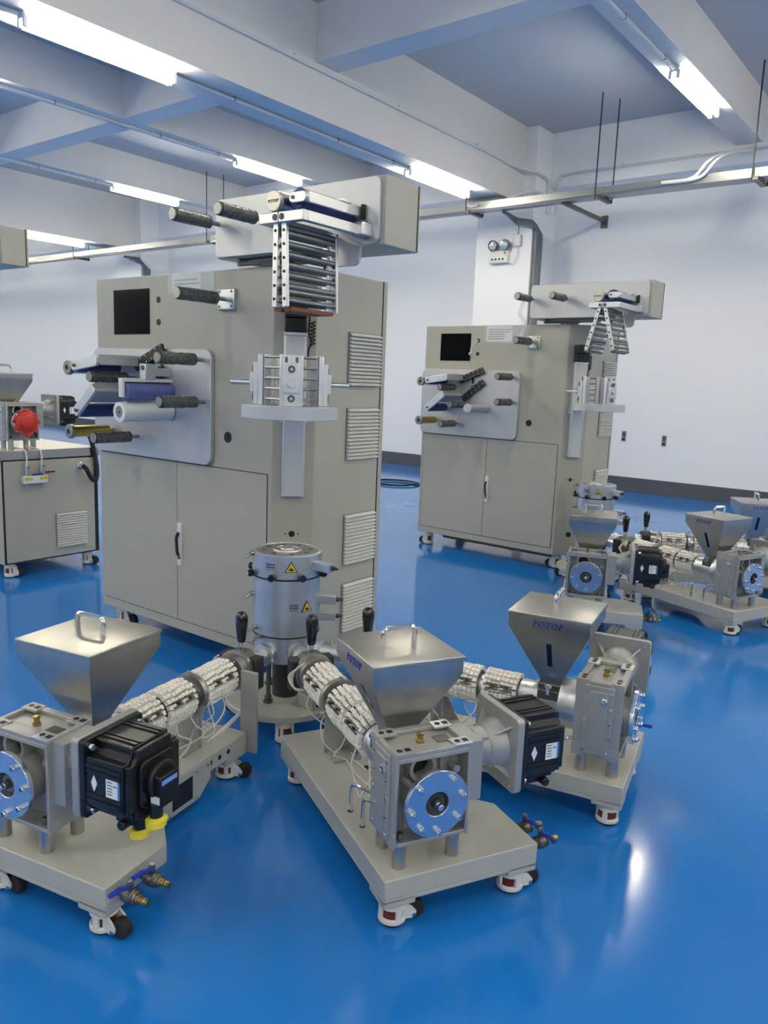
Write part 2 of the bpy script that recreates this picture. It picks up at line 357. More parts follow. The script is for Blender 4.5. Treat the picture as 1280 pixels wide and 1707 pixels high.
# ================================================================== shared parts
def tree(o, parent, loc=None, rz=None):
    c = o.copy(); COL.objects.link(c); c.parent = parent
    if loc is not None: c.location = loc
    if rz is not None: c.rotation_euler = (0, 0, rz)
    for ch in list(o.children): tree(ch, c)
    return c
_caster = {}
def caster(parent, x, y, rz, h=.125, z0=0):
    """levelling caster: white housing, red thumb wheel, black wheel and foot pad"""
    k = round(h, 3)
    if k not in _caster:
        g = .35*h                         # height of the open window that shows the thumb wheel
        zc = .30*h; mb = MB()
        mb.lathe((0, 0, .006), (0, 0, 1), [(.034, 0), (.0385, .003), (.0385, zc-.010), (.035, zc-.006), (.031, zc-.006), (.031, .004)], 22)
        mb.lathe((0, 0, zc+g), (0, 0, 1), [(.031, 0), (.038, .003), (.036, (h-zc-g)*.6), (.026, h-zc-g)], 22)
        mb.box(-.034, .034, -.034, .034, h-.006, h)
        for a in (80, 180, 280):
            c, q = math.cos(math.radians(a)), math.sin(math.radians(a)); mb.M = Matrix.Rotation(math.radians(a), 4, 'Z'); mb.box(.029, .037, -.008, .008, zc-.012, zc+g+.006); mb.M = None
        for sy in (-1, 1):
            y0 = sy*.018; mb.ext([(.02, .014), (.050, .012), (.060, .018), (.062, .030), (.050, h*.62), (.02, h*.9)], 'y', min(y0, y0+sy*.006), max(y0, y0+sy*.006))
        o = mb.obj('caster', 'white_paint', parent); o.location = (x, y, z0); o.rotation_euler = (0, 0, rz)
        wr = min(.034, h*.36)
        mb = MB(); mb.lathe((.066, -.0155, wr), (0, 1, 0), [(wr*.8, 0), (wr*.97, .004), (wr, .0155), (wr*.97, .027), (wr*.8, .031)], 24); mb.obj('wheel', 'rubber', o)
        mb = MB(); mb.cyl((.054, -.027, wr*.8), (.054, .027, wr*.8), .006, n=8); mb.obj('axle', 'chrome', o)
        mb = MB(); mb.lathe((0, 0, .0), (0, 0, 1), [(.032, 0), (.034, .004), (.028, .010)], 20); mb.obj('foot_pad', 'rubber', o)
        mb = MB(); mb.cyl((0, 0, zc-.01), (0, 0, zc+g+.004), .029, n=20); w_ = mb.obj('thumb_wheel', 'red_dark', o, label='red levelling thumb wheel')
        mb = MB(); mb.ring((0, 0, zc-.006), (0, 0, 1), .02, .0305, g*.25, 20); mb.obj('thumb_wheel_rim', 'rubber', o)
        _caster[k] = o; return o
    return tree(_caster[k], parent, (x, y, z0), rz)
KS = 1.036                                # carts and die heads share this scale
_louvre = {}
def louvre(parent, M, wdt, hgt, n):
    """slatted vent; local x right, -y outward, z up from lower left corner, placed by matrix M"""
    key = (round(wdt, 3), round(hgt, 3), n)
    if key not in _louvre:
        mb = MB(); mb.box(0, wdt, -.006, 0, 0, hgt); o = mb.obj('louvre', 'conduit_grey', parent); o.matrix_local = M
        st = hgt/n; b = MB(); b.ext([(-.003, 0), (-.020, -.003), (-.022, st*.12), (-.004, st*.74)], 'x', .004, wdt-.004); sl = b.obj('slat', 'louvre_plastic', o); sl.location = (0, 0, .002)
        for k in range(1, n): inst(sl, o, (0, 0, .002+k*st))
        _louvre[key] = o; return o
    c = tree(_louvre[key], parent); c.matrix_local = M; return c
def bolt_proto(r, h, m='chrome'):
    mb = MB(); mb.lathe((0, 0, 0), (1, 0, 0), [(r, 0), (r, h*.85), (r*.85, h), (r*.5, h), (r*.45, h*.55)], 12)
    return mb.mesh('bolt', m)
BOLT = bolt_proto(.0088, .015); BOLT_S = bolt_proto(.005, .006); BOLT_D = bolt_proto(.010, .018, 'dark_steel')
def bolts(parent, pts, mesh, d=(1, 0, 0), name='bolt'):
    q = Vector((1, 0, 0)).rotation_difference(Vector(d)).to_euler()
    for p in pts:
        o = bpy.data.objects.new(name, mesh); COL.objects.link(o); o.parent = parent; o.location = p; o.rotation_euler = q

# ================================================================== EXTRUDER CART
# local frame: origin on the floor under the die centre, +x along the barrel to the drive end, +y the motor side
AZ = .397                      # barrel axis height
ex = thing('extruder_cart', '', 'extruder')
def L_plate(x0, x1, y0, y1):   # plan of the base: wide at the drive end, narrow under the barrel
    return [(.44, -.155), (1.35, -.155), (1.35, .328), (1.12, .328), (1.03, .24), (1.03, .115), (.44, .115)]
mb = MB(); mb.ext(L_plate(0, 0, 0, 0), 'z', .150, .209)
for a in ((1.25, 1.35, -.155, -.06), (1.25, 1.35, .232, .328), (.44, .56, -.155, -.06), (.44, .56, .02, .115)):
    mb.box(a[0]+.0005, a[1]-.0005, a[2]+.0005, a[3]-.0005, .125, .151)
mb.box(.4405, 1.3495, -.1545, -.1475, .138, .152); mb.box(1.342, 1.3495, -.1545, .3275, .138, .152)
base = mb.obj('base_frame', 'frame_paint', ex, bevel=.006)
for x, y, r in ((.66, .03, .02), (.77, .045, .013), (1.00, -.11, .009), (1.09, -.108, .009)):
    mb = MB(); mb.cyl((x, y, .2085), (x, y, .2098), r, n=20); mb.obj('cable_hole', 'seam_black', base)
# side panel with windows on the motor side
mb = MB(); mb.ext([(.66, .203), (1.02, .203), (1.02, .135), (.97, .135), (.885, .088), (.72, .088), (.66, .135)], 'y', .1155, .1225); sp = mb.obj('side_panel', 'frame_paint', ex)
mb = MB(); mb.box(.755, .855, .1226, .1235, .105, .185); mb.obj('panel_window', 'seam_black', sp)
bolts(sp, [(.735, .1225, .192), (.735, .1225, .10), (.875, .1225, .192), (.875, .1225, .10), (.68, .1225, .19), (1.0, .1225, .19), (1.0, .1225, .15)], BOLT_S, (0, 1, 0), 'screw')
for x in (.55, .60, .65):
    mb = MB(); mb.cyl((x, .1145, .18), (x, .1158, .18), .009, n=14); mb.obj('cable_hole', 'seam_black', base)
for x, y, a in ((1.30, -.105, 1.5), (1.30, .275, 1.5), (.50, -.105, 2.6), (.50, .07, 2.0)): caster(ex, x, y, a, .073, .052)
# posts under the gearbox
for x in (1.195, 1.30):
    for y in (-.092, .072):
        mb = MB(); mb.cyl((x, y, .209), (x, y, .277), .019, n=20); mb.obj('support_post', 'brushed_steel', ex)
# gearbox
FY, FZ = -.012, AZ+.006
G0, G1, GY0, GY1, GZ0, GZ1 = 1.165, 1.320, -.121, .107, .275, .540
mb = MB(); mb.box(G0, 1.262, GY0, GY1, GZ0, GZ1-.012)
mb.box(1.2615, G1, GY0, GY0+.010, GZ0, GZ1-.012); mb.box(1.2615, G1, GY1-.010, GY1, GZ0, GZ1-.012)
mb.box(1.2615, G1, GY0+.0098, GY1-.0098, GZ0, GZ0+.012); mb.box(1.2615, G1, GY0+.0098, GY1-.0098, GZ1-.026, GZ1-.012)
for a in ((G0, G0+.022, GY0, GY1), (G1-.022, G1, GY0, GY1), (G0+.0215, G1-.0215, GY0, GY0+.014), (G0+.0215, G1-.0215, GY1-.014, GY1)): mb.box(*a, GZ1-.0125, GZ1)
gb = mb.obj('gearbox', 'cast_grey', ex, bevel=.0025)
for y in (-.065, .04, .075):
    mb = MB(); mb.box(1.262, 1.272, y-.003, y+.003, GZ0+.02, GZ1-.04); mb.obj('rib', 'cast_grey', gb)
for x0 in (G0-.001, G1-.041):
    for y0, y1 in ((GY0-.001, GY0+.055), (GY1-.055, GY1+.001)):
        mb = MB(); mb.box(x0, x0+.042, y0, y1, GZ1-.004, GZ1+.0025); p = mb.obj('mounting_pad', 'aluminium' if y0 > 0 else 'cast_grey', gb, bevel=.001)
        mb = MB(); mb.box(x0, x0+.042, y0 if y0 < 0 else y1-.006, y0+.006 if y0 < 0 else y1, GZ1-.05, GZ1-.004); mb.obj('corner_boss', 'cast_grey', gb, bevel=.001)
        h = MB(); h.cyl((x0+.021, y0+.018, GZ1+.0028), (x0+.021, y0+.018, GZ1+.0036), .008, n=14); h.box(x0+.013, x0+.029, y0+.034, y0+.05, GZ1+.0028, GZ1+.0036); tag(h.obj('pad_hole', 'seam_black', gb), kind='stuff')
        mb = MB(); mb.box(x0, x0+.042, y0 if y0 < 0 else y1-.006, y0+.006 if y0 < 0 else y1, GZ0-.003, GZ0+.04); mb.obj('corner_boss', 'cast_grey', gb, bevel=.001)
mb = MB(); mb.lathe((1.245, -.015, GZ1-.014), (0, 0, 1), [(.012, 0), (.012, .010), (.008, .012), (.008, .020), (.010, .022), (.010, .028), (.005, .031)], 6); mb.obj('breather_plug', 'brass', gb, label='brass breather plug')
mb = MB(); mb.box(1.225, 1.265, .03, .075, GZ1-.0125, GZ1-.0105); mb.obj('nameplate', 'dark_steel', gb)
mb = MB(); mb.box(G0+.03, G1-.028, GY0-.007, GY0+.001, GZ0+.012, GZ1-.012); cv = mb.obj('cover_plate', 'cast_grey', gb, bevel=.002)
mb = MB(); mb.box(G0+.05, G1-.048, GY0-.010, GY0-.006, GZ0+.03, GZ1-.03); mb.obj('cover_panel', 'cast_grey', gb, bevel=.003)
bolts(gb, [(x, GY0-.006, GZ0+.025+.052*k) for x in (G0+.038, G1-.036) for k in range(5)], BOLT_S, (0, -1, 0), 'screw')
mb = MB(); mb.lathe((1.262, GY0-.009, GZ1-.06), (0, -1, 0), [(.013, 0), (.013, .006), (.009, .008), (.006, .005)], 6); mb.obj('drain_plug', 'chrome', gb)
mb = MB(); mb.ring((1.262, -.034, .486), (1, 0, 0), .030, .040, .045); mb.obj('side_bore', 'cast_grey', gb)
mb = MB(); mb.cyl((1.26, -.034, .486), (1.272, -.034, .486), .0302, n=20); mb.obj('bore_plug', 'seam_black', gb)
mb = MB(); mb.cyl((1.262, FY, AZ), (1.343, FY, AZ), .066, n=28); mb.cyl((1.262, .075, .46), (1.30, .075, .46), .011, n=10); mb.cyl((1.262, -.07, .44), (1.31, -.055, .43), .014, n=10); mb.obj('hub', 'cast_grey', gb)
mb = MB(); mb.ring((1.341, FY, FZ), (1, 0, 0), .034, .093, .014, 40); fl = mb.obj('output_flange', 'flange_blue', gb, bevel=.0015, label='polished round output flange')
mb = MB(); mb.lathe((1.342, FY, FZ), (1, 0, 0), [(.034, 0), (.034, .002), (.028, .003), (.024, .001), (.014, .001), (.012, .004), (.012, .012), (.007, .016)], 20); mb.obj('shaft_end', 'black_iron', gb)
mb = MB(); mb.lathe((1.354, FY, FZ), (1, 0, 0), [(.009, 0), (.009, .006), (.006, .006), (.006, .012), (.009, .013), (.009, .02), (.005, .022)], 12); mb.obj('tension_screw', 'chrome', gb)
bolts(gb, [(1.355, FY+.077*math.cos(math.radians(a)), FZ+.077*math.sin(math.radians(a))) for a in (55, 10, -38, -88, -128, 188, 136)], BOLT)
bolts(gb, [(1.30, y, GZ0+.014) for y in (-.092, .07)], BOLT_D, (0, 0, 1))
# motor adapter and motor on the +y side
MX, MZ = 1.245, .487
mb = MB(); mb.box(1.185, 1.305, GY1, GY1+.045, GZ0+.085, GZ1-.006); mb.box(1.205, 1.285, GY1+.044, GY1+.075, MZ-.04, MZ+.04)
mb.lathe((MX, GY1+.045, MZ), (0, 1, 0), [(.05, 0), (.054, .03), (.060, .035), (.074, .072), (.078, .086)], 28)
for k in range(4):
    a = math.radians(45+90*k); c, s_ = math.cos(a), math.sin(a)
    mb.add([(MX+.056*c, .19, MZ+.056*s_), (MX+.074*c, .229, MZ+.074*s_), (MX+.108*c, .231, MZ+.108*s_)]+[(MX+.056*c-.006*s_, .19, MZ+.056*s_+.006*c), (MX+.074*c-.006*s_, .229, MZ+.074*s_+.006*c), (MX+.108*c-.006*s_, .231, MZ+.108*s_+.006*c)], [(0, 1, 2), (5, 4, 3), (0, 2, 5, 3), (0, 3, 4, 1), (1, 4, 5, 2)])
ad = mb.obj('motor_adapter', 'cast_grey', ex)
bolts(ad, [(1.29, GY1+.046, z) for z in (GZ1-.022, .47, GZ0+.10)]+[(1.20, GY1+.046, GZ1-.022)], BOLT_S, (0, 1, 0), 'screw')
mb = MB(); mb.ext(rr(MX-.109, MX+.109, MZ-.109, MZ+.109, .014), 'y', .230, .252); pl = mb.obj('motor_plate', 'cast_grey', ex, bevel=.002)
bolts(pl, [(MX+sx*.09, .2295, MZ+sz*.09) for sx in (-1, 1) for sz in (-1, 1)], BOLT_S, (0, -1, 0), 'screw')
mo = MB(); mo.ext(rr(MX-.105, MX+.105, MZ-.105, MZ+.105, .012), 'y', .2525, .268)
h = .099; q = .033
pr = [(-h+q, -h), (h-q, -h), (h-q, -h+q*.6), (h-q*.6, -h+q), (h, -h+q), (h, h-q), (h-q*.6, h-q), (h-q, h-q*.6), (h-q, h), (-h+q, h), (-h+q, h-q*.6), (-h+q*.6, h-q), (-h, h-q), (-h, -h+q), (-h+q*.6, -h+q), (-h+q, -h+q*.6)]
mo.ext([(MX+a, MZ+b) for a, b in pr], 'y', .267, .388); mo.ext([(MX+a*.94, MZ+b*.94) for a, b in pr], 'y', .387, .402)
motor = mo.obj('motor', 'motor_black', ex, bevel=.003)
for d in (-.047, -.032, .030, .045):
    for bx_ in ((MX+d-.004, MX+d+.004, .272, .386, MZ+h-.001, MZ+h+.004), (MX+h-.001, MX+h+.004, .272, .386, MZ+d-.004, MZ+d+.004), (MX-h-.004, MX-h+.001, .272, .386, MZ+d-.004, MZ+d+.004)):
        mb = MB(); mb.box(*bx_); mb.obj('cooling_fin', 'motor_black', motor)
mb = MB(); mb.ext(rr(MX-.062, MX+.062, MZ-.062, MZ+.062, .02), 'y', .401, .413); mb.lathe((MX, .412, MZ), (0, 1, 0), [(.05, 0), (.05, .016), (.046, .02)], 28); mb.box(MX-.035, MX+.035, .415, .45, MZ-.06, MZ+.022); mb.obj('encoder_cap', 'motor_black', motor, bevel=.003)
mb = MB(); mb.box(MX-.026, MX+.03, .4505, .4515, MZ+.0, MZ+.012); mb.obj('encoder_stripe', 'led_blue', motor, label='light blue stripe')
mb = MB(); mb.box(MX-.05, MX+.05, .315, .38, MZ-h-.022, MZ-h+.002); mb.cyl((MX+.03, .36, MZ-h-.01), (MX+.08, .36, MZ-h-.01), .013, n=12); mb.obj('connector_box', 'motor_black', motor, bevel=.003)
bolts(motor, [(MX+sx*.084, .268, MZ+sz*.084) for sx in (-1, 1) for sz in (-1, 1)], BOLT, (0, 1, 0))
mb = MB(); mb.box(MX+h, MX+h+.001, .335, .380, MZ-.026, MZ+.022); st = mb.obj('rating_sticker', 'sticker_white', motor, label='white and blue rating sticker')
mb = MB(); mb.box(MX+h, MX+h+.0012, .373, .380, MZ-.026, MZ+.022)
mb.obj('sticker_edge', 'sticker_blue', motor)
mb = MB()
for k in range(5): mb.box(MX+h+.0008, MX+h+.0013, .339, .355, MZ-.018+.008*k, MZ-.0155+.008*k)
mb.box(MX+h+.0008, MX+h+.0013, .359, .370, MZ+.006, MZ+.009); tag(mb.obj('sticker_print', 'ink_grey', motor), kind='stuff')
mb = MB(); mb.ext([(.296, MZ-.022), (.306, MZ), (.296, MZ+.022), (.286, MZ)], 'x', MX+h, MX+h+.001); mb.obj('logo_diamond', 'sticker_white', motor, label='small white diamond mark')
# barrel
mb = MB()
mb.lathe((.14, 0, AZ), (1, 0, 0), [(.030, .10), (.040, .10), (.040, .81), (.055, .81), (.055, .855), (.060, .857), (.060, .955), (.084, .957), (.086, .965), (.086, 1.01), (.08, 1.026)], 32)
br = mb.obj('barrel', 'aluminium', ex)
mb = MB(); mb.cbox((1.06, 0, AZ+.060), .09, .085, .02); mb.box(1.02, 1.10, -.063, .063, AZ+.02, AZ+.054); mb.obj('feed_block', 'dark_steel', ex, bevel=.003)
for y in (-.062, .062):
    mb = MB(); mb.cyl((1.06, y*1.15, AZ+.045), (1.06, y*1.15, AZ+.085), .008, n=8); mb.cyl((1.06, y*1.15, AZ+.07), (1.06, y*1.15, AZ+.08), .012, n=6); mb.obj('swing_bolt', 'chrome', ex)
# ceramic heater bands
rnd = random.Random(3)
SH = .08
for zi, (xa, xb, m_) in enumerate(((.425, .595, 5), (.655, .795, 4), (.815, .945, 4))):
    mb = MB(); nr = m_; st_ = (xb-xa)/nr; NA = 20
    for j in range(nr):
        for k in range(NA):
            a = 2*math.pi*(k+.5*(j % 2)*.3)/NA
            if 195 < math.degrees(a) % 360 < 213 and j > 0: continue
            rad = .060+rnd.uniform(-.002, .003); mb.M = Matrix.Translation((xa+st_*(j+.5), 0, AZ)) @ Matrix.Rotation(a, 4, 'X') @ Matrix.Translation((rnd.uniform(-.001, .001), 0, rad))@ Matrix.Rotation(rnd.uniform(-.05, .05), 4, 'Z')
            mb.box(-st_*.46, -st_*.03, -.0068, .0068, -.008, .009); mb.box(st_*.03, st_*.44, -.0068, .0068, -.008, .008)
    mb.M = None
    tag(mb.obj('heater_band', 'ceramic', ex, label='band of white ceramic heater beads'), kind='stuff')
    mb = MB(); mb.cyl((xa+.002, 0, AZ), (xb-.002, 0, AZ), .053, n=26); mb.obj('heater_core', 'dark_steel', ex)
    mb = MB()
    for dx in (.2, .5, .8):
        x = xa+(xb-xa)*dx; a = math.radians(204); y = -.061*math.sin(a)*-1; z = AZ+.061*math.cos(a)
    for sgn in (1, -1):
        for dx in (.30, .7):
            x = xa+(xb-xa)*dx
            for da in (-7, 7):
                a = math.radians(66*sgn+da); mb.cyl((x-.022, -.071*math.sin(a), AZ+.071*math.cos(a)), (x+.022, -.071*math.sin(a), AZ+.071*math.cos(a)), .0035, n=6)
            a = math.radians(66*sgn); mb.cyl((x, -.05*math.sin(a), AZ+.05*math.cos(a)), (x, -.084*math.sin(a), AZ+.084*math.cos(a)), .006, n=6)
    tag(mb.obj('heater_terminals', 'dark_steel', ex), kind='stuff')
EXM = Matrix.Translation((SH, 0, 0))
mb = MB(); mb.M = EXM; mb.ring((.528, 0, AZ), (1, 0, 0), .045, .074, .018, 32)
for a in (0, 120, 240): mb.cyl((.543, .066*math.sin(math.radians(a)), AZ+.066*math.cos(math.radians(a))), (.543, .084*math.sin(math.radians(a)), AZ+.084*math.cos(math.radians(a))), .008, n=8)
mb.obj('support_ring', 'brushed_steel', ex)
mb = MB(); mb.M = EXM; mb.box(.540, .546, -.055, .055, .209, AZ-.05); mb.box(.551, .63, -.05, .05, .209, .217); mb.ext([(.551, .217), (.62, .217), (.551, .33)], 'y', .045, .049); mb.obj('barrel_support', 'cast_grey', ex)
bolts(ex, [(.60+SH, y, .217) for y in (-.035, .03)], BOLT_S, (0, 0, 1), 'screw')
# end clamp, screen changer block and lever
mb = MB(); mb.M = EXM; mb.lathe((.335, 0, AZ), (-1, 0, 0), [(.048, 0), (.048, .012), (.070, .015), (.070, .052), (.076, .054), (.076, .072), (.058, .075)], 30); cl = mb.obj('end_clamp', 'clamp_steel', ex)
bolts(ex, [(.318+SH, .058*math.cos(a*math.pi/3), AZ+.058*math.sin(a*math.pi/3)) for a in range(6)], BOLT_S)
mb = MB(); mb.M = EXM; mb.box(.205, .262, -.085, .085, AZ-.075, AZ+.05); mb.obj('screen_changer', 'black_iron', ex, bevel=.004)
mb = MB(); mb.M = EXM; mb.ext([(-.05, AZ+.05), (.05, AZ+.05), (.03, AZ+.068), (-.03, AZ+.068)], 'x', .21, .258); mb.obj('lever_base', 'dark_steel', ex, bevel=.002)
mb = MB(); mb.M = EXM; mb.cyl((.235, 0, AZ+.065), (.235, 0, AZ+.11), .011, n=12); mb.obj('lever_stem', 'chrome', ex)
mb = MB(); mb.M = EXM; mb.lathe((.235, 0, AZ+.10), (0, 0, 1), [(.014, 0), (.017, .01), (.0245, .08), (.024, .10), (.016, .115), (.002, .12)], 18); mb.obj('lever_knob', 'gloss_black', ex, label='glossy black lever knob')
# cooling pipes through the plate
for x, xe in ((1.00, 1.06), (1.09, 1.13)):
    mb = MB(); mb.tube(spline([(x, -.108, .205), (x, -.108, .27), (x+.01, -.107, .298), (x+.04, -.10, .308), (xe+.04, -.08, .312)], 5), .006, 8); mb.obj('cooling_pipe', 'chrome', ex)
# water valves
for k, x in enumerate((1.225, 1.305)):
    mb = MB(); mb.cyl((x, .326, .178), (x, .350, .178), .010, n=10); mb.lathe((x, .346, .178), (0, 1, 0), [(.014, 0), (.018, .006), (.014, .010), (.019, .014), (.021, .024), (.019, .034), (.014, .038), (.018, .042), (.015, .048)], 12); mb.cyl((x, .37, .19), (x, .37, .214), .009, n=8)
    v = mb.obj('ball_valve', 'dark_steel', ex)
    mb = MB(); mb.tube(spline([(x-.005, .37, .209), (x+.02, .37, .211), (x+.035, .37, .217), (x+.068, .368, .218)], 4), .007, 6); mb.obj('valve_lever', 'blue_plastic', v, label='blue valve lever')
    mb = MB(); mb.cyl((x, .37, .212), (x, .37, .221), .008, n=6); mb.obj('lever_nut', 'clamp_steel', v)
    mb = MB(); mb.lathe((x, .393, .178), (0, 1, 0), [(.013, 0), (.013, .006), (.009, .008), (.0095, .016), (.008, .017), (.0095, .024), (.008, .026), (.009, .036)], 12); mb.obj('hose_barb', 'brass', v, label='brass hose barb')
# hopper
HX, HT, HS = 1.06, .745, .1425
def sq(c, s, z): return [(c-s, -s, z), (c+s, -s, z), (c+s, s, z), (c-s, s, z)]
mb = MB(); mb.loft([sq(HX, .036, AZ+.055), sq(HX, .038, AZ+.085), sq(HX, HS-.004, HT-.056), sq(HX, HS-.004, HT-.0165)]); hp = mb.obj('hopper', 'brushed_steel', ex)
mb = MB(); mb.loft([sq(HX, HS, HT-.016), sq(HX, HS, HT-.004), sq(HX, HS-.012, HT)]); mb.obj('lid', 'brushed_steel', hp, bevel=.002)
mb = MB(); mb.tube(spline([(HX, -.05, HT-.003), (HX, -.05, HT+.034), (HX, -.045, HT+.046), (HX, -.034, HT+.050), (HX, .034, HT+.050), (HX, .045, HT+.046), (HX, .05, HT+.034), (HX, .05, HT-.003)], 4), .0078, 8); mb.obj('lid_handle', 'chrome', hp)
mb = word_mesh('POTOP', .022)
o = mb.obj('lettering', 'ink_blue', hp, label='dark blue slanted serif letters reading POTOP'); o.location = (HX, -HS+.0032, HT-.036)
mb = MB(); t = (HS-.004-.038)/(HT-.056-AZ-.085)
za, zb2 = AZ+.145, AZ+.240
ya, yb3 = .038+t*(za-AZ-.085), .038+t*(zb2-AZ-.085)
mb.add([(HX-.009, -ya-.001, za), (HX+.009, -ya-.001, za), (HX+.009, -yb3-.001, zb2), (HX-.009, -yb3-.001, zb2), (HX-.009, -ya+.004, za), (HX+.009, -ya+.004, za), (HX+.009, -yb3+.004, zb2), (HX-.009, -yb3+.004, zb2)], [(0, 1, 2, 3), (7, 6, 5, 4), (0, 4, 5, 1), (1, 5, 6, 2), (2, 6, 7, 3), (3, 7, 4, 0)])
mb.obj('sight_window', 'gloss_black', hp, label='dark slot window')
# heater leads
rw = random.Random(5)
for k in range(9):
    x = .44+.06*k; sy = -1 if k % 3 == 0 else 1
    mb = MB(); mb.tube(spline([(x, .045*sy, AZ-.04), (x+rw.uniform(-.03, .03), .06*sy, AZ-.085), (x+rw.uniform(-.06, .06), .05*sy+rw.uniform(-.03, .03), .27), (x+rw.uniform(-.08, .1), rw.uniform(-.03, .05), .216), (min(.95, x+rw.uniform(.05, .25)), rw.uniform(-.06, .06), .214)], 5), .0025, 5); mb.obj('heater_lead', 'wire_white', ex)
for k in range(4):
    mb = MB(); mb.tube(spline([(.38, -.05+.01*k, AZ-.05), (.37+.01*k, -.085, AZ-.04), (.365, -.088-.006*k, AZ+.0), (.38, -.08, AZ+.035), (.39, -.05, AZ+.06)], 5), .003, 5); mb.obj('heater_lead', 'wire_white', ex)
for k in range(4):
    mb = MB(); mb.tube(spline([(.38, .05+.01*k, AZ-.05), (.37+.01*k, .085, AZ-.06), (.365, .078-.006*k, AZ-.12), (.40+.02*k, .06, .25), (.50+.03*k, .05, .215)], 5), .0025, 5); mb.obj('heater_lead', 'wire_white', ex)

D1 = Vector((-2.227, 2.25, 0)); D2 = Vector((-2.285, 5.537, 0))
A = math.radians
def seat(o):                     # scale a cart and set its wheels on the floor
    o.scale = (KS,)*3; o.location = Vector(o.location)*KS+Vector((0, 0, CAM_H*(1-KS))); return o
ex.location = D1; ex.rotation_euler = (0, 0, A(-27.4)); ex['label'] = 'extruder cart at front centre, its round blue flange facing the camera'; ex['group'] = 'extruder carts'
exL = seat(dup(ex, D1, A(-77.5), 'extruder cart at the left edge with a black motor and yellow connector caps'))
exR = seat(dup(ex, D1+Vector((.065, .014, 0)), A(12), 'extruder cart right of centre, dark blue lettering on its hopper facing the camera'))
exB1 = seat(dup(ex, D2, A(-67.8), 'distant extruder cart in front of the second machine, its hopper overlapping the die'))
exB2 = seat(dup(ex, D2, A(-22), 'distant extruder cart at the right with its flange near the picture edge'))
exB3 = seat(dup(ex, D2+Vector((.05, .05, 0)), A(28), 'farthest extruder cart, its hopper cut off by the right picture edge'))
# extras that only the left cart shows
mb = MB(); mb.lathe((MX+.02, .37, MZ-.139), (.2, .1, -1), [(.022, 0), (.028, .005), (.026, .02)], 20); mb.obj('yellow_cap', 'yellow_plastic', exL, label='yellow plastic connector cap')
mb = MB(); mb.lathe((MX+.03, .432, MZ-.085), (.2, .1, -1), [(.02, 0), (.028, .006), (.026, .022)], 20); mb.obj('yellow_cap', 'yellow_plastic', exL, label='yellow plastic connector cap')
mb = MB(); mb.cyl((MX+.02, .37, MZ-.10), (MX+.02, .37, MZ-.141), .018, n=14); mb.obj('connector', 'motor_black', exL); mb = MB(); mb.cyl((MX+.03, .432, MZ-.05), (MX+.03, .432, MZ-.085), .016, n=14); mb.obj('connector', 'motor_black', exL)
mb = MB(); mb.box(MX+.0355, MX+.0365, .42, .447, MZ-.05, MZ-.03); mb.obj('warning_sticker', 'sticker_white', exL)
mb = MB(); mb.box(.425, .4385, .085, .155, .13, .44); mb.obj('guard_plate', 'cast_grey', exL, bevel=.002)

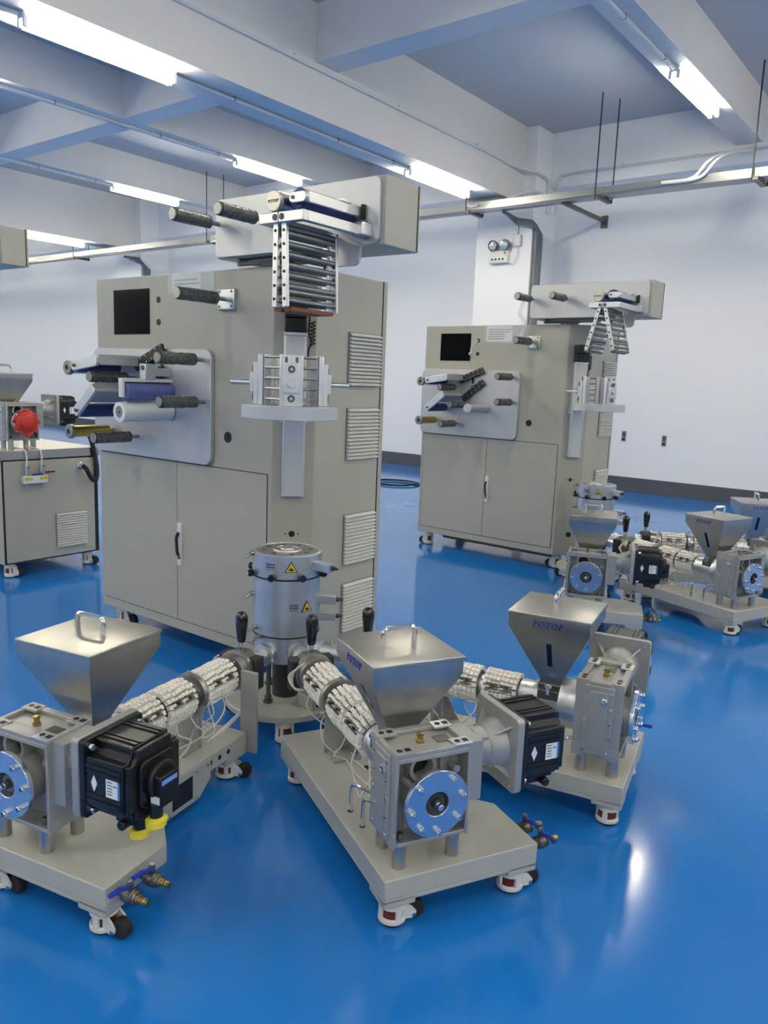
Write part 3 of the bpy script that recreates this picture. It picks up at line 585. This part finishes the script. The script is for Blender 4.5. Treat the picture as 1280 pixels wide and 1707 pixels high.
# ================================================================== DIE HEADS
def die_head(label, loc, dirs, view):
    t = thing('die_head', label, 'die head', loc, 0, 'die heads on round wheeled stands')
    mb = MB(); mb.lathe((0, 0, .152), (0, 0, 1), [(.246, 0), (.25, .003), (.25, .024), (.247, .027)], 48); bs = mb.obj('base_disc', 'frame_paint', t)
    for a in (view, view+120, view+240): caster(t, .19*math.cos(A(a)), .19*math.sin(A(a)), A(a+15), .10, .052)
    for a in (view-35, view+35, view+125, view+215):
        c, s = math.cos(A(a)), math.sin(A(a)); mb = MB(); mb.cyl((.12*c, .12*s, .179), (.12*c, .12*s, .36), .009, n=8); mb.cyl((.12*c, .12*s, .179), (.12*c, .12*s, .192), .02, n=6); mb.cyl((.12*c, .12*s, .20), (.12*c, .12*s, .21), .015, n=6); mb.obj('stud', 'dark_steel', t)
    mb = MB(); mb.M = Matrix.Rotation(A(view+42), 4, 'Z'); mb.box(.13, .22, -.05, .05, .179, .235); cb = mb.obj('junction_box', 'cast_grey', t, bevel=.003)
    mb = MB(); mb.M = Matrix.Rotation(A(view+42), 4, 'Z'); mb.box(.2195, .221, -.03, .03, .19, .222); mb.obj('box_socket', 'seam_black', cb)
    mb = MB(); mb.cyl((0, 0, .179), (0, 0, .345), .055, n=24); mb.obj('pedestal', 'black_iron', t)
    mb = MB(); mb.lathe((0, 0, .34), (0, 0, 1), [(.10, 0), (.128, .01), (.130, .125)], 40); mb.obj('lower_body', 'die_steel', t)
    mb = MB(); mb.lathe((0, 0, .464), (0, 0, 1), [(.128, 0), (.138, .002), (.138, .236), (.130, .238)], 48); mb.obj('middle_body', 'die_steel', t)
    mb = MB(); mb.ring((0, 0, .460), (0, 0, 1), .12, .1395, .006, 48); mb.ring((0, 0, .699), (0, 0, 1), .12, .1405, .007, 48); mb.obj('seam_ring', 'seam_black', t)
    mb = MB(); mb.lathe((0, 0, .705), (0, 0, 1), [(.13, 0), (.142, .002), (.142, .092), (.136, .097), (.128, .097), (.126, .091)], 48); tb = mb.obj('top_ring', 'die_steel', t)
    mb = MB(); mb.lathe((0, 0, .79), (0, 0, 1), [(.1265, 0), (.1265, .010), (.06, .010), (.058, .016), (.05, .016), (.046, .011), (.03, .013), (.028, .02), (.002, .02)], 40); tp = mb.obj('die_lip', 'brushed_steel', t)
    for k in range(8):
        a = A(45*k+10); mb = MB(); mb.cyl((.095*math.cos(a), .095*math.sin(a), .7995), (.095*math.cos(a), .095*math.sin(a), .8012), .012, n=12); mb.obj('bolt_recess', 'ink_grey', tp)
    for k in range(8):
        a = A(view+45*k+22); c, s = math.cos(a), math.sin(a); mb = MB(); mb.cyl((.138*c, .138*s, .715), (.15*c, .15*s, .715), .006, n=8); mb.lathe((.146*c, .146*s, .715), (c, s, 0), [(.011, 0), (.0155, .004), (.0155, .020), (.011, .025)], 12); mb.obj('adjusting_knob', 'gloss_black', tb)
    # warning triangles and print
    def tri(a, z, par):
        c, s = math.cos(a), math.sin(a); M = Matrix.Translation((.1385*c if z < .7 else .1425*c, .1385*s if z < .7 else .1425*s, z)) @ Matrix.Rotation(a+math.pi/2, 4, 'Z')
        for sc, th, m_, nm in ((1, .0006, 'ink_black', 'warning_triangle'), (.8, .0012, 'sign_yellow', 'triangle_face')):
            mb = MB(); mb.M = M; r = .03*sc; mb.ext([(-r*.87, -r*.5), (r*.87, -r*.5), (0, r)], 'y', -.002-th, .0); mb.obj(nm, m_, par)
        mb = MB(); mb.M = M; mb.ext([(-.009, -.008), (.009, -.008), (.012, -.004), (.004, .0), (.0, .008), (-.004, 0), (-.011, -.002)], 'y', -.0040, 0); mb.obj('triangle_mark', 'ink_black', par)
    def print_rows(a, z, par):
        for j in range(3):
            mb = MB()
            for k in range(5):
                aa = a+(k-2)*.055; c, s = math.cos(aa), math.sin(aa); r = .1386 if z < .7 else .1426
                mb.M = Matrix.Translation((r*c, r*s, z-.011*j)) @ Matrix.Rotation(aa+math.pi/2, 4, 'Z'); mb.box(-.003, .003, -.0006, .001, -.0035 if j < 2 else -.001, .0035 if j < 2 else .001)
            tag(mb.obj('warning_print', 'ink_grey', par), kind='stuff')
    tri(A(view+6), .752, tb); print_rows(A(view-28), .765, tb)
    mid = [o for o in t.children if o.name.startswith('middle_body')][0]
    tri(A(view+35), .585, mid); print_rows(A(view+12), .60, mid)
    # terminal boxes on the right
    for a, z, ln in ((view+52, .755, .085), (view+78, .60, .07), (view+78, .53, .07)):
        mb = MB(); mb.M = Matrix.Rotation(A(a), 4, 'Z'); mb.box(.135, .138+ln, -.02, .02, z-.018, z+.018); o = mb.obj('terminal_box', 'aluminium', t, bevel=.002)
        mb = MB(); mb.M = Matrix.Rotation(A(a), 4, 'Z'); mb.cyl((.138+ln, 0, z), (.15+ln, 0, z), .009, n=10); mb.cyl((.15+ln, 0, z), (.165+ln, .002, z), .005, n=8); mb.obj('cable_gland', 'black_iron', o)
    for a, z in ((view-75, .62), (view-60, .49), (view-50, .455), (view-72, .79)):
        mb = MB(); mb.M = Matrix.Rotation(A(a), 4, 'Z'); mb.cyl((.128, 0, z), (.155, 0, z+.005), .010, n=8); mb.cyl((.15, 0, z+.003), (.175, .004, z-.01), .006, n=8); mb.obj('sensor_fitting', 'clamp_steel', t)
    for d in dirs:
        mb = MB(); mb.M = Matrix.Rotation(A(d), 4, 'Z'); mb.lathe((.10, 0, AZ), (1, 0, 0), [(.036, 0), (.036, .055), (.044, .056), (.044, .075), (.03, .078), (.03, .19)], 20); mb.obj('inlet_adapter', 'aluminium', t)
        mb = MB(); mb.M = Matrix.Rotation(A(d), 4, 'Z')
        for k in range(14): mb.cyl((.185, .052+.001*(k % 2), AZ-.012+.003*k), (.185, .056+.001*(k % 2), AZ-.010+.003*k), .005, n=5)
        tag(mb.obj('sensor_spring', 'chrome', t), kind='stuff')
    t.scale = (KS,)*3; t.location = Vector(loc)*KS+Vector((0, 0, CAM_H*(1-KS)))
    return t
die_head('tall round aluminium die head on a wheeled disc, before the nearest cabinet', D1, (-27.4, -77.5, 12), -45)
die_head('distant round die head behind a steel hopper, before the second cabinet', D2, (-67.8, -22, 28), -67)

# ================================================================== TOWER CABINETS
# local frame: origin on the floor at the front left corner, x along the front, y to the back
DL = Vector((1.82, -.329, 0))          # die axis in the tower frame
def tower(label, loc, rz, var):
    t = thing('blowing_tower', label, 'machine', loc, rz, 'grey cabinet towers with overhead roller boxes')
    Z0, Z1 = .125, 1.99
    mb = MB(); mb.ext([(0, 0), (1.39, 0), (1.53, .14), (1.53, .67), (0, .67)], 'z', Z0, Z1); body = mb.obj('cabinet_body', 'cabinet_paint', t, bevel=.004)
    mb = MB(); mb.box(.024, 1.366, -.0012, .003, .180, 1.040); mb.obj('door_gap', 'seam_black', body)
    for k, (a, b) in enumerate(((.028, .6945), (.6985, 1.362))):
        mb = MB(); mb.box(a, b, -.004, .002, .184, 1.036); d = mb.obj('door', 'cabinet_paint', t, bevel=.001)
        if k == 1:
            mb = MB(); mb.box(.704, .738, -.012, -.003, .487, .717); mb.obj('lock_plate', 'white_paint', d, bevel=.002)
            mb = MB(); mb.tube(spline([(.72, -.014, .665), (.718, -.026, .64), (.722, -.028, .60), (.728, -.03, .565), (.73, -.024, .545)], 5), .008, 8); mb.obj('lock_lever', 'rubber', d)
            mb = MB(); mb.cyl((.722, -.012, .53), (.722, -.0165, .53), .010, n=14); mb.obj('key_cylinder', 'dark_steel', d)
    mb = MB(); mb.box(1.5295, 1.5315, .628, .636, Z0+.002, Z1-.002); mb.obj('back_seam', 'seam_black', body)
    mb = MB(); mb.box(.165, .477, -.004, .002, 1.692, 1.925); mb.obj('touch_screen', 'screen_glass', t, label='black touch screen')
    for x, z, r in ((.551, 1.865, .017), (.551, 1.752, .017), (1.085, 1.194, .027)):
        mb = MB(); mb.cyl((x, .002, z), (x, -.0015, z), r, n=20); mb.obj('panel_hole', 'seam_black', body)
    CH = Matrix.Translation((1.46, .07, 0)) @ Matrix.Rotation(A(45), 4, 'Z')     # chamfer face frame, -y outward
    for x, z, r in ((0, .757, .015), (-.03, .757, .004), (.03, .757, .004), (.02, .30, .022), (.085, 1.86, .022)):
        mb = MB(); mb.M = CH; mb.cyl((x, .002, z), (x, -.0018, z), r, n=18); mb.obj('panel_hole', 'seam_black', body)
    for x, y, a in ((.08, .08, (.3 if var == 1 else 3.3)), (1.38, .10, 3.2), (.08, .6, 1.), (1.45, .6, .6)): caster(t, x, y, a)
    SD = Matrix.Translation((1.53, .366, 0)) @ Matrix.Rotation(A(90), 4, 'Z')
    for z0 in (.208, .566, 1.10, 1.465): louvre(t, Matrix.Translation((0, 0, z0+.004)) @ SD, .25, .255, 14)
    if var == 2:
        mb = MB(); mb.box(.12, 1.3, .25, .29, .045, .126); mb.obj('under_beam', 'dark_steel', t)
    # paper notice under clear film
    if var == 1: P = (.665, .885, 1.902, 1.985)
    else: P = (.63, .875, 1.855, 1.985)
    mb = MB(); mb.box(P[0], P[1], -.0022, -.0005, P[2], P[3]); pp = mb.obj('paper_notice', 'paper', t, label='small printed paper notice taped on')
    rn = random.Random(4)
    for j in range(5 if var == 2 else 4):
        mb = MB(); x = P[0]+.02
        while x < P[1]-(.02 if j < 2 else .07):
            wdt = rn.uniform(.006, .016); mb.box(x, x+wdt, -.003, -.002, P[3]-.026-.019*j-.009, P[3]-.026-.019*j); x += wdt+.004
        tag(mb.obj('print_line', 'ink_grey', pp), kind='stuff')
    mb = MB(); mb.box(P[0]-.03, P[1]+.10, -.0045, -.0040, P[2]-.015, min(P[3]+.002, 1.988)); mb.obj('clear_tape', 'clear_film', pp)
    # ---------------- winder plate
    mb = MB(); mb.ext(rr(-.005, .988, 1.045, 1.617, .05, 6), 'y', -.026, -.001); wp = mb.obj('winder_plate', 'panel_aluminium', t, bevel=.003)
    for a in ((.525, .548, 1.50, 1.545), (.525, .548, 1.44, 1.485)):
        mb = MB(); mb.box(a[0], a[1], -.0275, -.02, a[2], a[3]); mb.obj('slot', 'seam_black', wp)
    def idler(x, z, y0, ln, wrap=True, r=.026):
        mb = MB(); mb.cyl((x, y0, z), (x, y0-.055, z), .010, n=12); mb.lathe((x, y0-.05, z), (0, -1, 0), [(r*.7, 0), (r, .004), (r, ln-.054), (r*.9, ln-.05)], 22); o = mb.obj('idler_roller', 'clamp_steel', t)
        if wrap:
            mb = MB(); rw_ = random.Random(int(x*1000+z*77)); loops = []
            for k in range(12):
                yy = y0-.058-(ln-.078)*k/11; loops.append([(x+(r+.0018+rw_.uniform(0, .003))*math.cos(2*math.pi*q/18), yy, z+(r+.0018+rw_.uniform(0, .003))*math.sin(2*math.pi*q/18)) for q in range(18)])
            mb.loft(loops); mb.obj('film_sleeve', 'film_wrap', o, label='crumpled protective film')
        mb = MB(); mb.ring((x, y0-ln+.012, z), (0, -1, 0), r*.8, r+.0025, .005, 20); mb.obj('end_ring', 'rubber', o)
        return o
    for x, z in ((.932, 1.564), (.941, 1.359), (.40, 1.15), (.375, 1.461)): idler(x, z, -.026, .275)
    if var == 2: idler(.48, 1.315, -.026, .26)
    # centre roll
    if var == 1:
        mb = MB(); mb.lathe((.675, -.03, 1.298), (0, -1, 0), [(.03, 0), (.045, .004), (.046, .26), (.05, .275), (.049, .30), (.030, .302), (.028, .296)], 28); o = mb.obj('film_roll', 'white_film', t, label='roll wrapped in white film')
        mb = MB(); mb.cyl((.675, -.320, 1.298), (.675, -.330, 1.298), .0278, n=24); mb.obj('roll_core', 'clamp_steel', o); mb = MB(); mb.cyl((.675, -.330, 1.298), (.675, -.332, 1.298), .005, n=10); mb.obj('core_pin', 'seam_black', o)
        mb = MB(); mb.lathe((.675, -.03, 1.398), (0, -1, 0), [(.03, 0), (.045, .004), (.046, .27), (.04, .275), (.012, .276)], 28); mb.obj('press_roll', 'blue_film', t, label='roll wrapped in blue film')
        mb = MB(); mb.box(.655, .70, -.31, -.03, 1.445, 1.462); mb.box(.66, .695, -.322, -.309, 1.37, 1.462); mb.box(.66, .695, -.032, -.028, 1.39, 1.462); mb.obj('press_bracket', 'white_paint', t, bevel=.004)
        mb = MB(); mb.box(.66, .71, -.20, -.14, 1.46, 1.535); mb.box(.66, .685, -.145, -.026, 1.475, 1.515); mb.obj('press_carriage', 'aluminium', t, bevel=.003)
        mb = MB(); mb.cyl((.685, -.2, 1.515), (.685, -.204, 1.515), .012, n=14); mb.obj('carriage_screw', 'ink_grey', t)
    else:
        mb = MB(); mb.lathe((.675, -.026, 1.298), (0, -1, 0), [(.03, 0), (.040, .004), (.040, .28), (.036, .285)], 28); o = mb.obj('winding_shaft', 'aluminium', t)
        mb = MB(); mb.cyl((.675, -.311, 1.298), (.675, -.313, 1.298), .03, n=24); mb.cyl((.675, -.313, 1.298), (.675, -.315, 1.298), .004, n=10); mb.obj('shaft_cap', 'panel_aluminium', o)
    # two swing arms with blue rollers, metal rollers and slotted black quadrants
    for k, (x, z, ang, ln, xq, zq, aq) in enumerate(((.255, 1.515, 8, .20, .47, 1.545, 22), (.265, 1.285, 38, .20, .50, 1.40, 38))):
        RM = Matrix.Translation((x, 0, z)) @ Matrix.Rotation(-A(ang), 4, 'Y')
        mb = MB(); mb.M = RM; mb.ext(rr(-.03, ln, -.026, .030, .02), 'y', -.305, -.285); arm_ = mb.obj('swing_arm', 'aluminium', t, bevel=.003)
        mb = MB(); mb.M = RM; mb.box(.045, ln-.004, -.2845, -.036, .016, .034); mb.box(ln-.022, ln-.003, -.2845, -.036, -.02, .017); mb.obj('arm_bar', 'panel_aluminium', t, bevel=.003)
        mb = MB(); mb.cyl((x, -.283, z), (x, -.05, z), .036, n=28); mb.obj('blue_roller', 'blue_rubber', t, label='dark blue rubber roller')
        mb = MB(); mb.cyl((x, -.306, z), (x, -.314, z), .008, n=12); mb.obj('arm_pin', 'ink_grey', arm_)
        mb = MB(); mb.M = Matrix.Translation((xq, 0, zq)) @ Matrix.Rotation(-A(aq), 4, 'Y'); mb.box(-.06, .19, -.055, -.035, -.028, .028); qd = mb.obj('quadrant', 'black_iron', t, bevel=.004)
        mb = MB(); mb.M = Matrix.Translation((xq, 0, zq)) @ Matrix.Rotation(-A(aq), 4, 'Y')
        for i in range(6):
            for zz in (-.017, .017): mb.cyl((-.04+.045*i, -.055, zz), (-.04+.045*i, -.058, zz), .0045, n=8)
        tag(mb.obj('quadrant_screws', 'chrome', qd), kind='stuff')
        gx, gz, gm = ((.17, 1.503, 'chrome'), (.168, 1.168, 'gold'))[k]
        mb = MB(); mb.lathe((gx, -.03, gz), (0, -1, 0), [(.012, 0), (.012, .03), (.031, .03), (.031, .245)], 24); g = mb.obj('metal_roller', gm, t, label=None if k == 0 else 'gold coloured roller')
        mb = MB(); mb.lathe((gx, -.27, gz), (0, -1, 0), [(.030, 0), (.038, .004), (.038, .022), (.034, .026), (.013, .026), (.011, .012)], 26); mb.obj('roller_end', 'clamp_steel', g)
        mb = MB(); mb.cyl((gx, -.2815, gz), (gx, -.284, gz), .0108, n=14); mb.obj('roller_bore', 'seam_black', g)
    # bracket idler on the upper front
    mb = MB(); mb.box(1.03, 1.145, -.022, 0, 1.80, 1.90); bk = mb.obj('idler_bracket', 'aluminium', t, bevel=.006)
    for x in (1.045, 1.13):
        for z in (1.815, 1.885): mb = MB(); mb.cyl((x, -.022, z), (x, -.024, z), .007, n=12); mb.obj('bracket_screw', 'dark_steel', bk)
    idler(1.085, 1.85, -.022, .285)
    if var == 2:
        mb = MB(); loops = []
        mb.tube(spline([(1.09, -.2, 2.18), (1.06, -.22, 2.06), (1.10, -.2, 1.98), (1.08, -.22, 1.88)], 5), .016, 5); mb.obj('hanging_film', 'clear_film', t)
        mb = MB(); mb.tube(spline([(.555, -.003, 1.87), (.53, -.03, 1.84), (.50, -.03, 1.80), (.50, -.03, 1.76)], 5), .004, 5); mb.cyl((.50, -.02, 1.76), (.50, -.045, 1.75), .013, n=10); mb.obj('loose_wire', 'wire_white', t)
    # ---------------- lift slide on the chamfer
    mb = MB(); mb.M = CH; mb.ext([(-.052, -.001), (-.052, -.05), (-.044, -.06), (.044, -.06), (.052, -.05), (.052, -.001)], 'z', .955, 1.685); sl = mb.obj('lift_slide', 'panel_aluminium', t, bevel=.002)
    mb = MB(); mb.M = CH; mb.box(-.054, .054, -.066, -.001, 1.685, 1.697); mb.box(-.054, .054, -.062, -.001, .948, .956); mb.obj('slide_end_plate', 'aluminium', sl)
    mb = MB(); mb.M = CH; mb.box(-.05, .05, -.075, -.004, 1.698, 1.76); mb.box(-.05, .05, -.078, -.004, 1.763, 1.832); mb.obj('lift_motor', 'motor_black', t, bevel=.005)
    mb = MB(); mb.M = CH; mb.tube(spline([(.05, -.04, 1.81), (.062, -.045, 1.77), (.06, -.045, 1.70), (.07, -.04, 1.66), (.06, -.04, 1.62), (.06, -.04, 1.58)], 5), .004, 6); mb.obj('motor_cable', 'rubber', t)
    mb = MB(); mb.M = CH; mb.tube([(.078+.012*math.cos(k*.9), -.03+.012*math.sin(k*.9), 1.75-.0023*k) for k in range(48)], .003, 5); mb.obj('coiled_cable', 'rubber', t)
    mb = MB(); mb.M = CH
    for sx in (-.066, .053): mb.box(sx, sx+.013, -.03, -.012, 1.29, 1.345)
    mb.box(-.05, .05, -.40, -.06, 1.336, 1.36); mb.obj('carriage', 'aluminium', t)
    # ---------------- round table with clamp units
    tb = MB(); tb.ring((DL.x, DL.y, 1.335), (0, 0, 1), .10, .193, .052, 56); tab = tb.obj('ring_table', 'panel_aluminium', t, bevel=.002)
    rot0 = A(-45+(0 if var == 1 else 18))
    for k in range(3):
        a = rot0+k*A(120) if var == 2 else rot0+A((0, 95, -95)[k]); M = Matrix.Translation((DL.x, DL.y, 1.387)) @ Matrix.Rotation(a+math.pi/2, 4, 'Z')
        if var == 2 and k == 0: pass
        mb = MB(); mb.M = M; mb.box(-.043, .043, -.125, -.105, 0, .195); mb.box(-.03, .03, -.145, -.125, .0, .165); pk = mb.obj('clamp_unit', 'aluminium', tab, bevel=.002)
        mb = MB(); mb.M = M; mb.box(-.028, .028, -.158, -.1445, .05, .125); mb.cyl((0, -.158, .085), (0, -.235 if k else -.172, .085), .0105 if k else .015, n=16); mb.obj('clamp_handle', 'aluminium', tab, bevel=.002)
        mb = MB(); mb.M = M
        for z in (.03, .14): mb.ring((0, -.1455, z), (0, -1, 0), .006, .014, .005, 16)
        for x in (-.02, .02): mb.box(x-.005, x+.005, -.1265, -.125, .165, .185)
        tag(mb.obj('clamp_screws', 'ink_grey', tab), kind='stuff')
    for k in range(3):
        a = rot0+A(60)+k*A(120) if var == 2 else rot0+A((47, 180, -47)[k]); M = Matrix.Translation((DL.x, DL.y, 1.387)) @ Matrix.Rotation(a+math.pi/2, 4, 'Z')
        if var == 2 and k == 2: continue
        for x in (-.046, .046):
            mb = MB(); mb.M = M @ Matrix.Translation((x, -.085, 0)) @ Matrix.Rotation(.25*(1 if x > 0 else -1), 4, 'Z'); mb.box(-.009, .009, -.014, .014, 0, .195); mb.obj('cage_post', 'aluminium', tab)
        for j in range(5):
            mb = MB(); mb.M = M; mb.cyl((-.05, -.095, .025+.04*j), (.05, -.095, .025+.04*j), .0055, n=8); mb.obj('cage_bar', 'clamp_steel', tab)
    # ---------------- overhead box
    X0, X1, ZB, ZT = 1.06, 2.045, 2.03, 2.295
    mb = MB(); mb.box(X0, X1, -.045, .19, ZB, ZT); ob = mb.obj('overhead_box', 'cabinet_paint', t, bevel=.004)
    mb = MB(); mb.box(X1-.0005, X1+.0012, .172, .180, ZB+.002, ZT-.002); mb.obj('box_seam', 'seam_black', ob)
    pol = rr(X0, X1-.02, ZB+.004, ZT-.004, .03, 5)
    tabp = [(X1-.05, ZB+.004), (X1-.11, ZB+.0), (X1-.12, ZB-.06), (X1-.14, ZB-.075), (X1-.30, ZB-.075), (X1-.32, ZB-.06), (X1-.32, ZB+.02), (X1-.05, ZB+.02)]
    mb = MB(); mb.ext(pol, 'y', -.06, -.044); mb.ext(tabp, 'y', -.0599, -.0441); mb.obj('front_panel', 'panel_aluminium', ob, bevel=.0025)
    mb = MB(); mb.box(X0+.1, X0+.52, .0, .15, ZB-.018, ZB); mb.box(1.29, 1.40, .03, .13, Z1, ZB-.017); mb.obj('box_mount', 'dark_steel', t, bevel=.003)
    mb = MB(); mb.cyl((X0+.12, -.02, ZB-.028), (X0+.42, -.02, ZB-.028), .008, n=8); mb.cyl((X0+.12, -.02, ZB-.035), (X0+.12, -.02, ZB), .01, n=8); mb.obj('mount_rail', 'dark_steel', t)
    idler(1.082, 2.183, -.06, .265); idler(1.378, 2.178, -.06, .265)
    # nip rollers and arms
    NX, NZ = DL.x+.015, 2.15
    mb = MB(); mb.lathe((NX-.047, -.06, NZ), (0, -1, 0), [(.018, 0), (.018, .04), (.042, .04), (.042, .335), (.040, .338), (.039, .345), (.036, .347)], 32); r1 = mb.obj('nip_roller', 'brushed_steel', t)
    o = word_mesh('POTOP', .0115, .1).obj('roller_lettering', 'ink_grey', r1, label='letters POTOP on the roller cap'); o.location = (NX-.047, -.4075, NZ)
    mb = MB(); mb.lathe((NX+.042, -.06, NZ+.004), (0, -1, 0), [(.018, 0), (.018, .02), (.042, .02), (.043, .30), (.038, .304), (.034, .312)], 32); mb.obj('nip_roller', 'blue_rubber', t, label='dark blue rubber nip roller')
    mb = MB(); mb.ext(rr(NX+.022, NX+.108, NZ-.014, NZ+.026, .018), 'y', -.395, -.374); mb.box(NX+.088, NX+.108, -.376, -.06, NZ-.014, NZ+.026); arm2 = mb.obj('nip_arm', 'aluminium', t, bevel=.003)
    mb = MB(); mb.cyl((NX+.042, -.395, NZ+.006), (NX+.042, -.399, NZ+.006), .007, n=12); mb.obj('arm_pin', 'ink_grey', arm2)
    mb = MB(); mb.box(NX+.083, NX+.114, -.20, -.14, NZ+.024, NZ+.036); mb.obj('arm_catch', 'aluminium', arm2, bevel=.002)
    mb = MB(); mb.box(NX+.1085, NX+.122, -.075, -.06, NZ-.02, NZ+.035); mb.obj('arm_slot', 'seam_black', arm2)
    for sg in (-1, 1):
        xa = NX+(-.105 if sg < 0 else -.002); xb = xa+(.10 if sg < 0 else .125)
        mb = MB(); mb.box(xa, xb, -.425, -.395, NZ-.085, NZ-.046)
        if sg > 0: mb.box(xb-.026, xb, -.396, -.075, NZ-.085, NZ-.046); mb.box(xb-.03, xb+.035, -.125, -.06, NZ-.09, NZ-.042)
        else: mb.box(xa, xa+.026, -.396, -.06, NZ-.085, NZ-.046)
        fr_ = mb.obj('frame_bracket', 'aluminium', t, bevel=.003)
        mb = MB(); sxx = xa+.085 if sg < 0 else xa+.018; mb.cyl((sxx, -.425, NZ-.065), (sxx, -.4275, NZ-.065), .012, n=14); mb.obj('bracket_screw', 'ink_grey', fr_)
        # collapsing frame: side bars and rollers
        tilt = A((2.0 if sg > 0 else -0.5) if var == 1 else 15*sg)
        M = Matrix.Translation((NX+(.012 if sg > 0 else -.030), 0, NZ-.08)) @ Matrix.Rotation(-tilt, 4, 'Y')
        fh = .31
        for y in (-.41, -.125):
            mb = MB(); mb.M = M; mb.box(-.013, .013, y, y+.014, -fh, 0); sbar = mb.obj('frame_bar', 'aluminium', t, bevel=.002)
            mb = MB(); mb.M = M
            for j in range(6): mb.cyl((0, y-.0005, -.03-.05*j), (0, y-.002, -.03-.05*j), .006, n=10)
            tag(mb.obj('bar_holes', 'ink_black', sbar), kind='stuff')
        for zr in (.018, .040, .078, .116, .154, .192, .232, .252, .284):
            mb = MB(); mb.M = M; mb.cyl((0, -.398, -zr), (0, -.124, -zr), .0105, n=12); mb.obj('frame_roller', 'clamp_steel', t)
        mb = MB(); mb.M = M; mb.box(-.02, .02, -.39, -.15, -fh-.014, -fh+.0); mb.obj('frame_foot', 'copper_brown' if var == 1 else 'dark_steel', t)
    return t
tower('nearest grey cabinet tower, wrapped rolls on its winder plate, roller frame hanging straight', (-4.051, 2.554, 0), A(.8), 1)
tower('second grey cabinet tower farther back, its roller frames spread in a V', (-4.143, 5.897, 0), A(-.8), 2)

# ================================================================== LEFT BENCH MACHINE
bc = thing('bench_cabinet', 'low grey cabinet at the left edge carrying a small extruder', 'cabinet', (-5.38, 2.63, 0), 0)
mb = MB(); mb.box(-1.15, -.012, 0, .745, .105, .85); bb = mb.obj('cabinet_body', 'cabinet_paint', bc, bevel=.003)
mb = MB(); mb.box(-.013, -.0095, .004, .741, .108, .848); mb.obj('panel_gap', 'seam_black', bc)
mb = MB(); mb.box(-.0095, .0, .016, .706, .118, .84); fp = mb.obj('side_panel', 'cabinet_paint', bc, bevel=.002)
bolts(fp, [(0, y, z) for y in (.06, .66) for z in (.15, .81)], BOLT_S, name='screw')
mb = MB(); mb.box(-1.17, .005, -.012, .755, .85, .915); mb.obj('worktop', 'brushed_steel', bc, bevel=.004)
louvre(bc, Matrix.Translation((0, .385, .186)) @ Matrix.Rotation(A(90), 4, 'Z'), .25, .255, 14)
for x, y, a in ((-.08, .07, 1.), (-.08, .68, .4), (-1.08, .07, 2.), (-1.08, .68, 2.)): caster(bc, x, y, a, .105)
mb = MB(); mb.lathe((0, .59, .782), (1, 0, 0), [(.028, 0), (.028, .008), (.018, .012), (.018, .04), (.014, .05)], 16); mb.obj('cable_gland', 'chrome', bc)
mb = MB(); mb.tube(spline([(.045, .59, .782), (.075, .60, .76), (.07, .64, .69), (.05, .69, .67), (.03, .715, .75), (.02, .70, .88), (.01, .67, 1.0), (-.05, .66, 1.04)], 6), .017, 8); mb.obj('black_hose', 'rubber', bc, label='black corrugated hose')
mf = thing('water_manifold', 'small white two-way valve manifold with yellow labels on the low left cabinet', 'manifold', (-5.38, 2.86, .705))
mb = MB(); mb.box(0, .045, -.095, .085, -.025, .03); mb.obj('block', 'white_paint', mf, bevel=.004)
for y in (-.06, .05):
    mb = MB(); mb.cyl((.022, y, .03), (.022, y, .085), .014, n=10); mb.cyl((.022, y, .085), (.022, y, .1), .018, n=6); mb.cyl((.022, y, -.025), (.022, y, -.06), .006, n=8); mb.obj('fitting', 'chrome', mf)
    mb = MB(); mb.tube(spline([(.022, y, .10), (.022, y, .18), (.0, y-.01, .215), (-.1, y-.05, .225)], 4), .006, 6); mb.obj('hose', 'wire_white', mf)
    mb = MB(); mb.box(.045, .0465, y-.028, y+.028, .0, .02); mb.obj('yellow_label', 'sign_yellow', mf)
mb = MB(); mb.box(.03, .04, -.03, .05, .033, .045); mb.obj('lever', 'blue_plastic', mf, label='blue valve lever')
mb = MB(); mb.box(.03, .04, .07, .14, .045, .056); mb.obj('lever', 'red_dark', mf, label='dark red valve lever')
bx = dup(ex, (-6.75, 2.83, .706), 0, 'small extruder on the low left cabinet, flange covered by a red cap', name='bench_extruder',
         skip=('base_frame', 'side_panel', 'caster', 'ball_valve', 'cooling_pipe', 'heater_lead', 'guard_plate'))
mb = MB(); mb.lathe((1.364, FY, FZ), (1, 0, 0), [(.075, 0), (.078, .02), (.055, .028), (.05, .045), (.045, .048)], 28)
for k in range(9):
    a = 2*math.pi*k/9; mb.cyl((1.364, FY+.08*math.cos(a), FZ+.08*math.sin(a)), (1.387, FY+.08*math.cos(a), FZ+.08*math.sin(a)), .017, n=10)
mb.obj('red_cap', 'red_plastic', bx, label='red plastic flange cap')
seat(ex)
# overhead box of the machine that stands left of the picture
m0 = thing('overhead_box_mast', 'end of another grey overhead box reaching in at the left edge', 'machine', (-6.05, 3.03, 0))
mb = MB(); mb.box(-1.0, 0, 0, .21, 2.255, 2.532); o = mb.obj('overhead_box', 'cabinet_paint', m0, bevel=.004)
mb = MB(); mb.box(-.0005, .0015, .186, .195, 2.257, 2.53); mb.obj('box_seam', 'seam_black', o)
mb = MB(); mb.ext(rr(-.99, -.02, 2.26, 2.528, .03, 4), 'y', -.016, .0); mb.obj('front_panel', 'panel_aluminium', o, bevel=.002)
mb = MB(); mb.box(-.95, -.83, .04, .16, 0, 2.255); mb.box(-1.1, -.68, -.1, .3, 0, .03); mb.obj('mast', 'cabinet_paint', m0, bevel=.004)
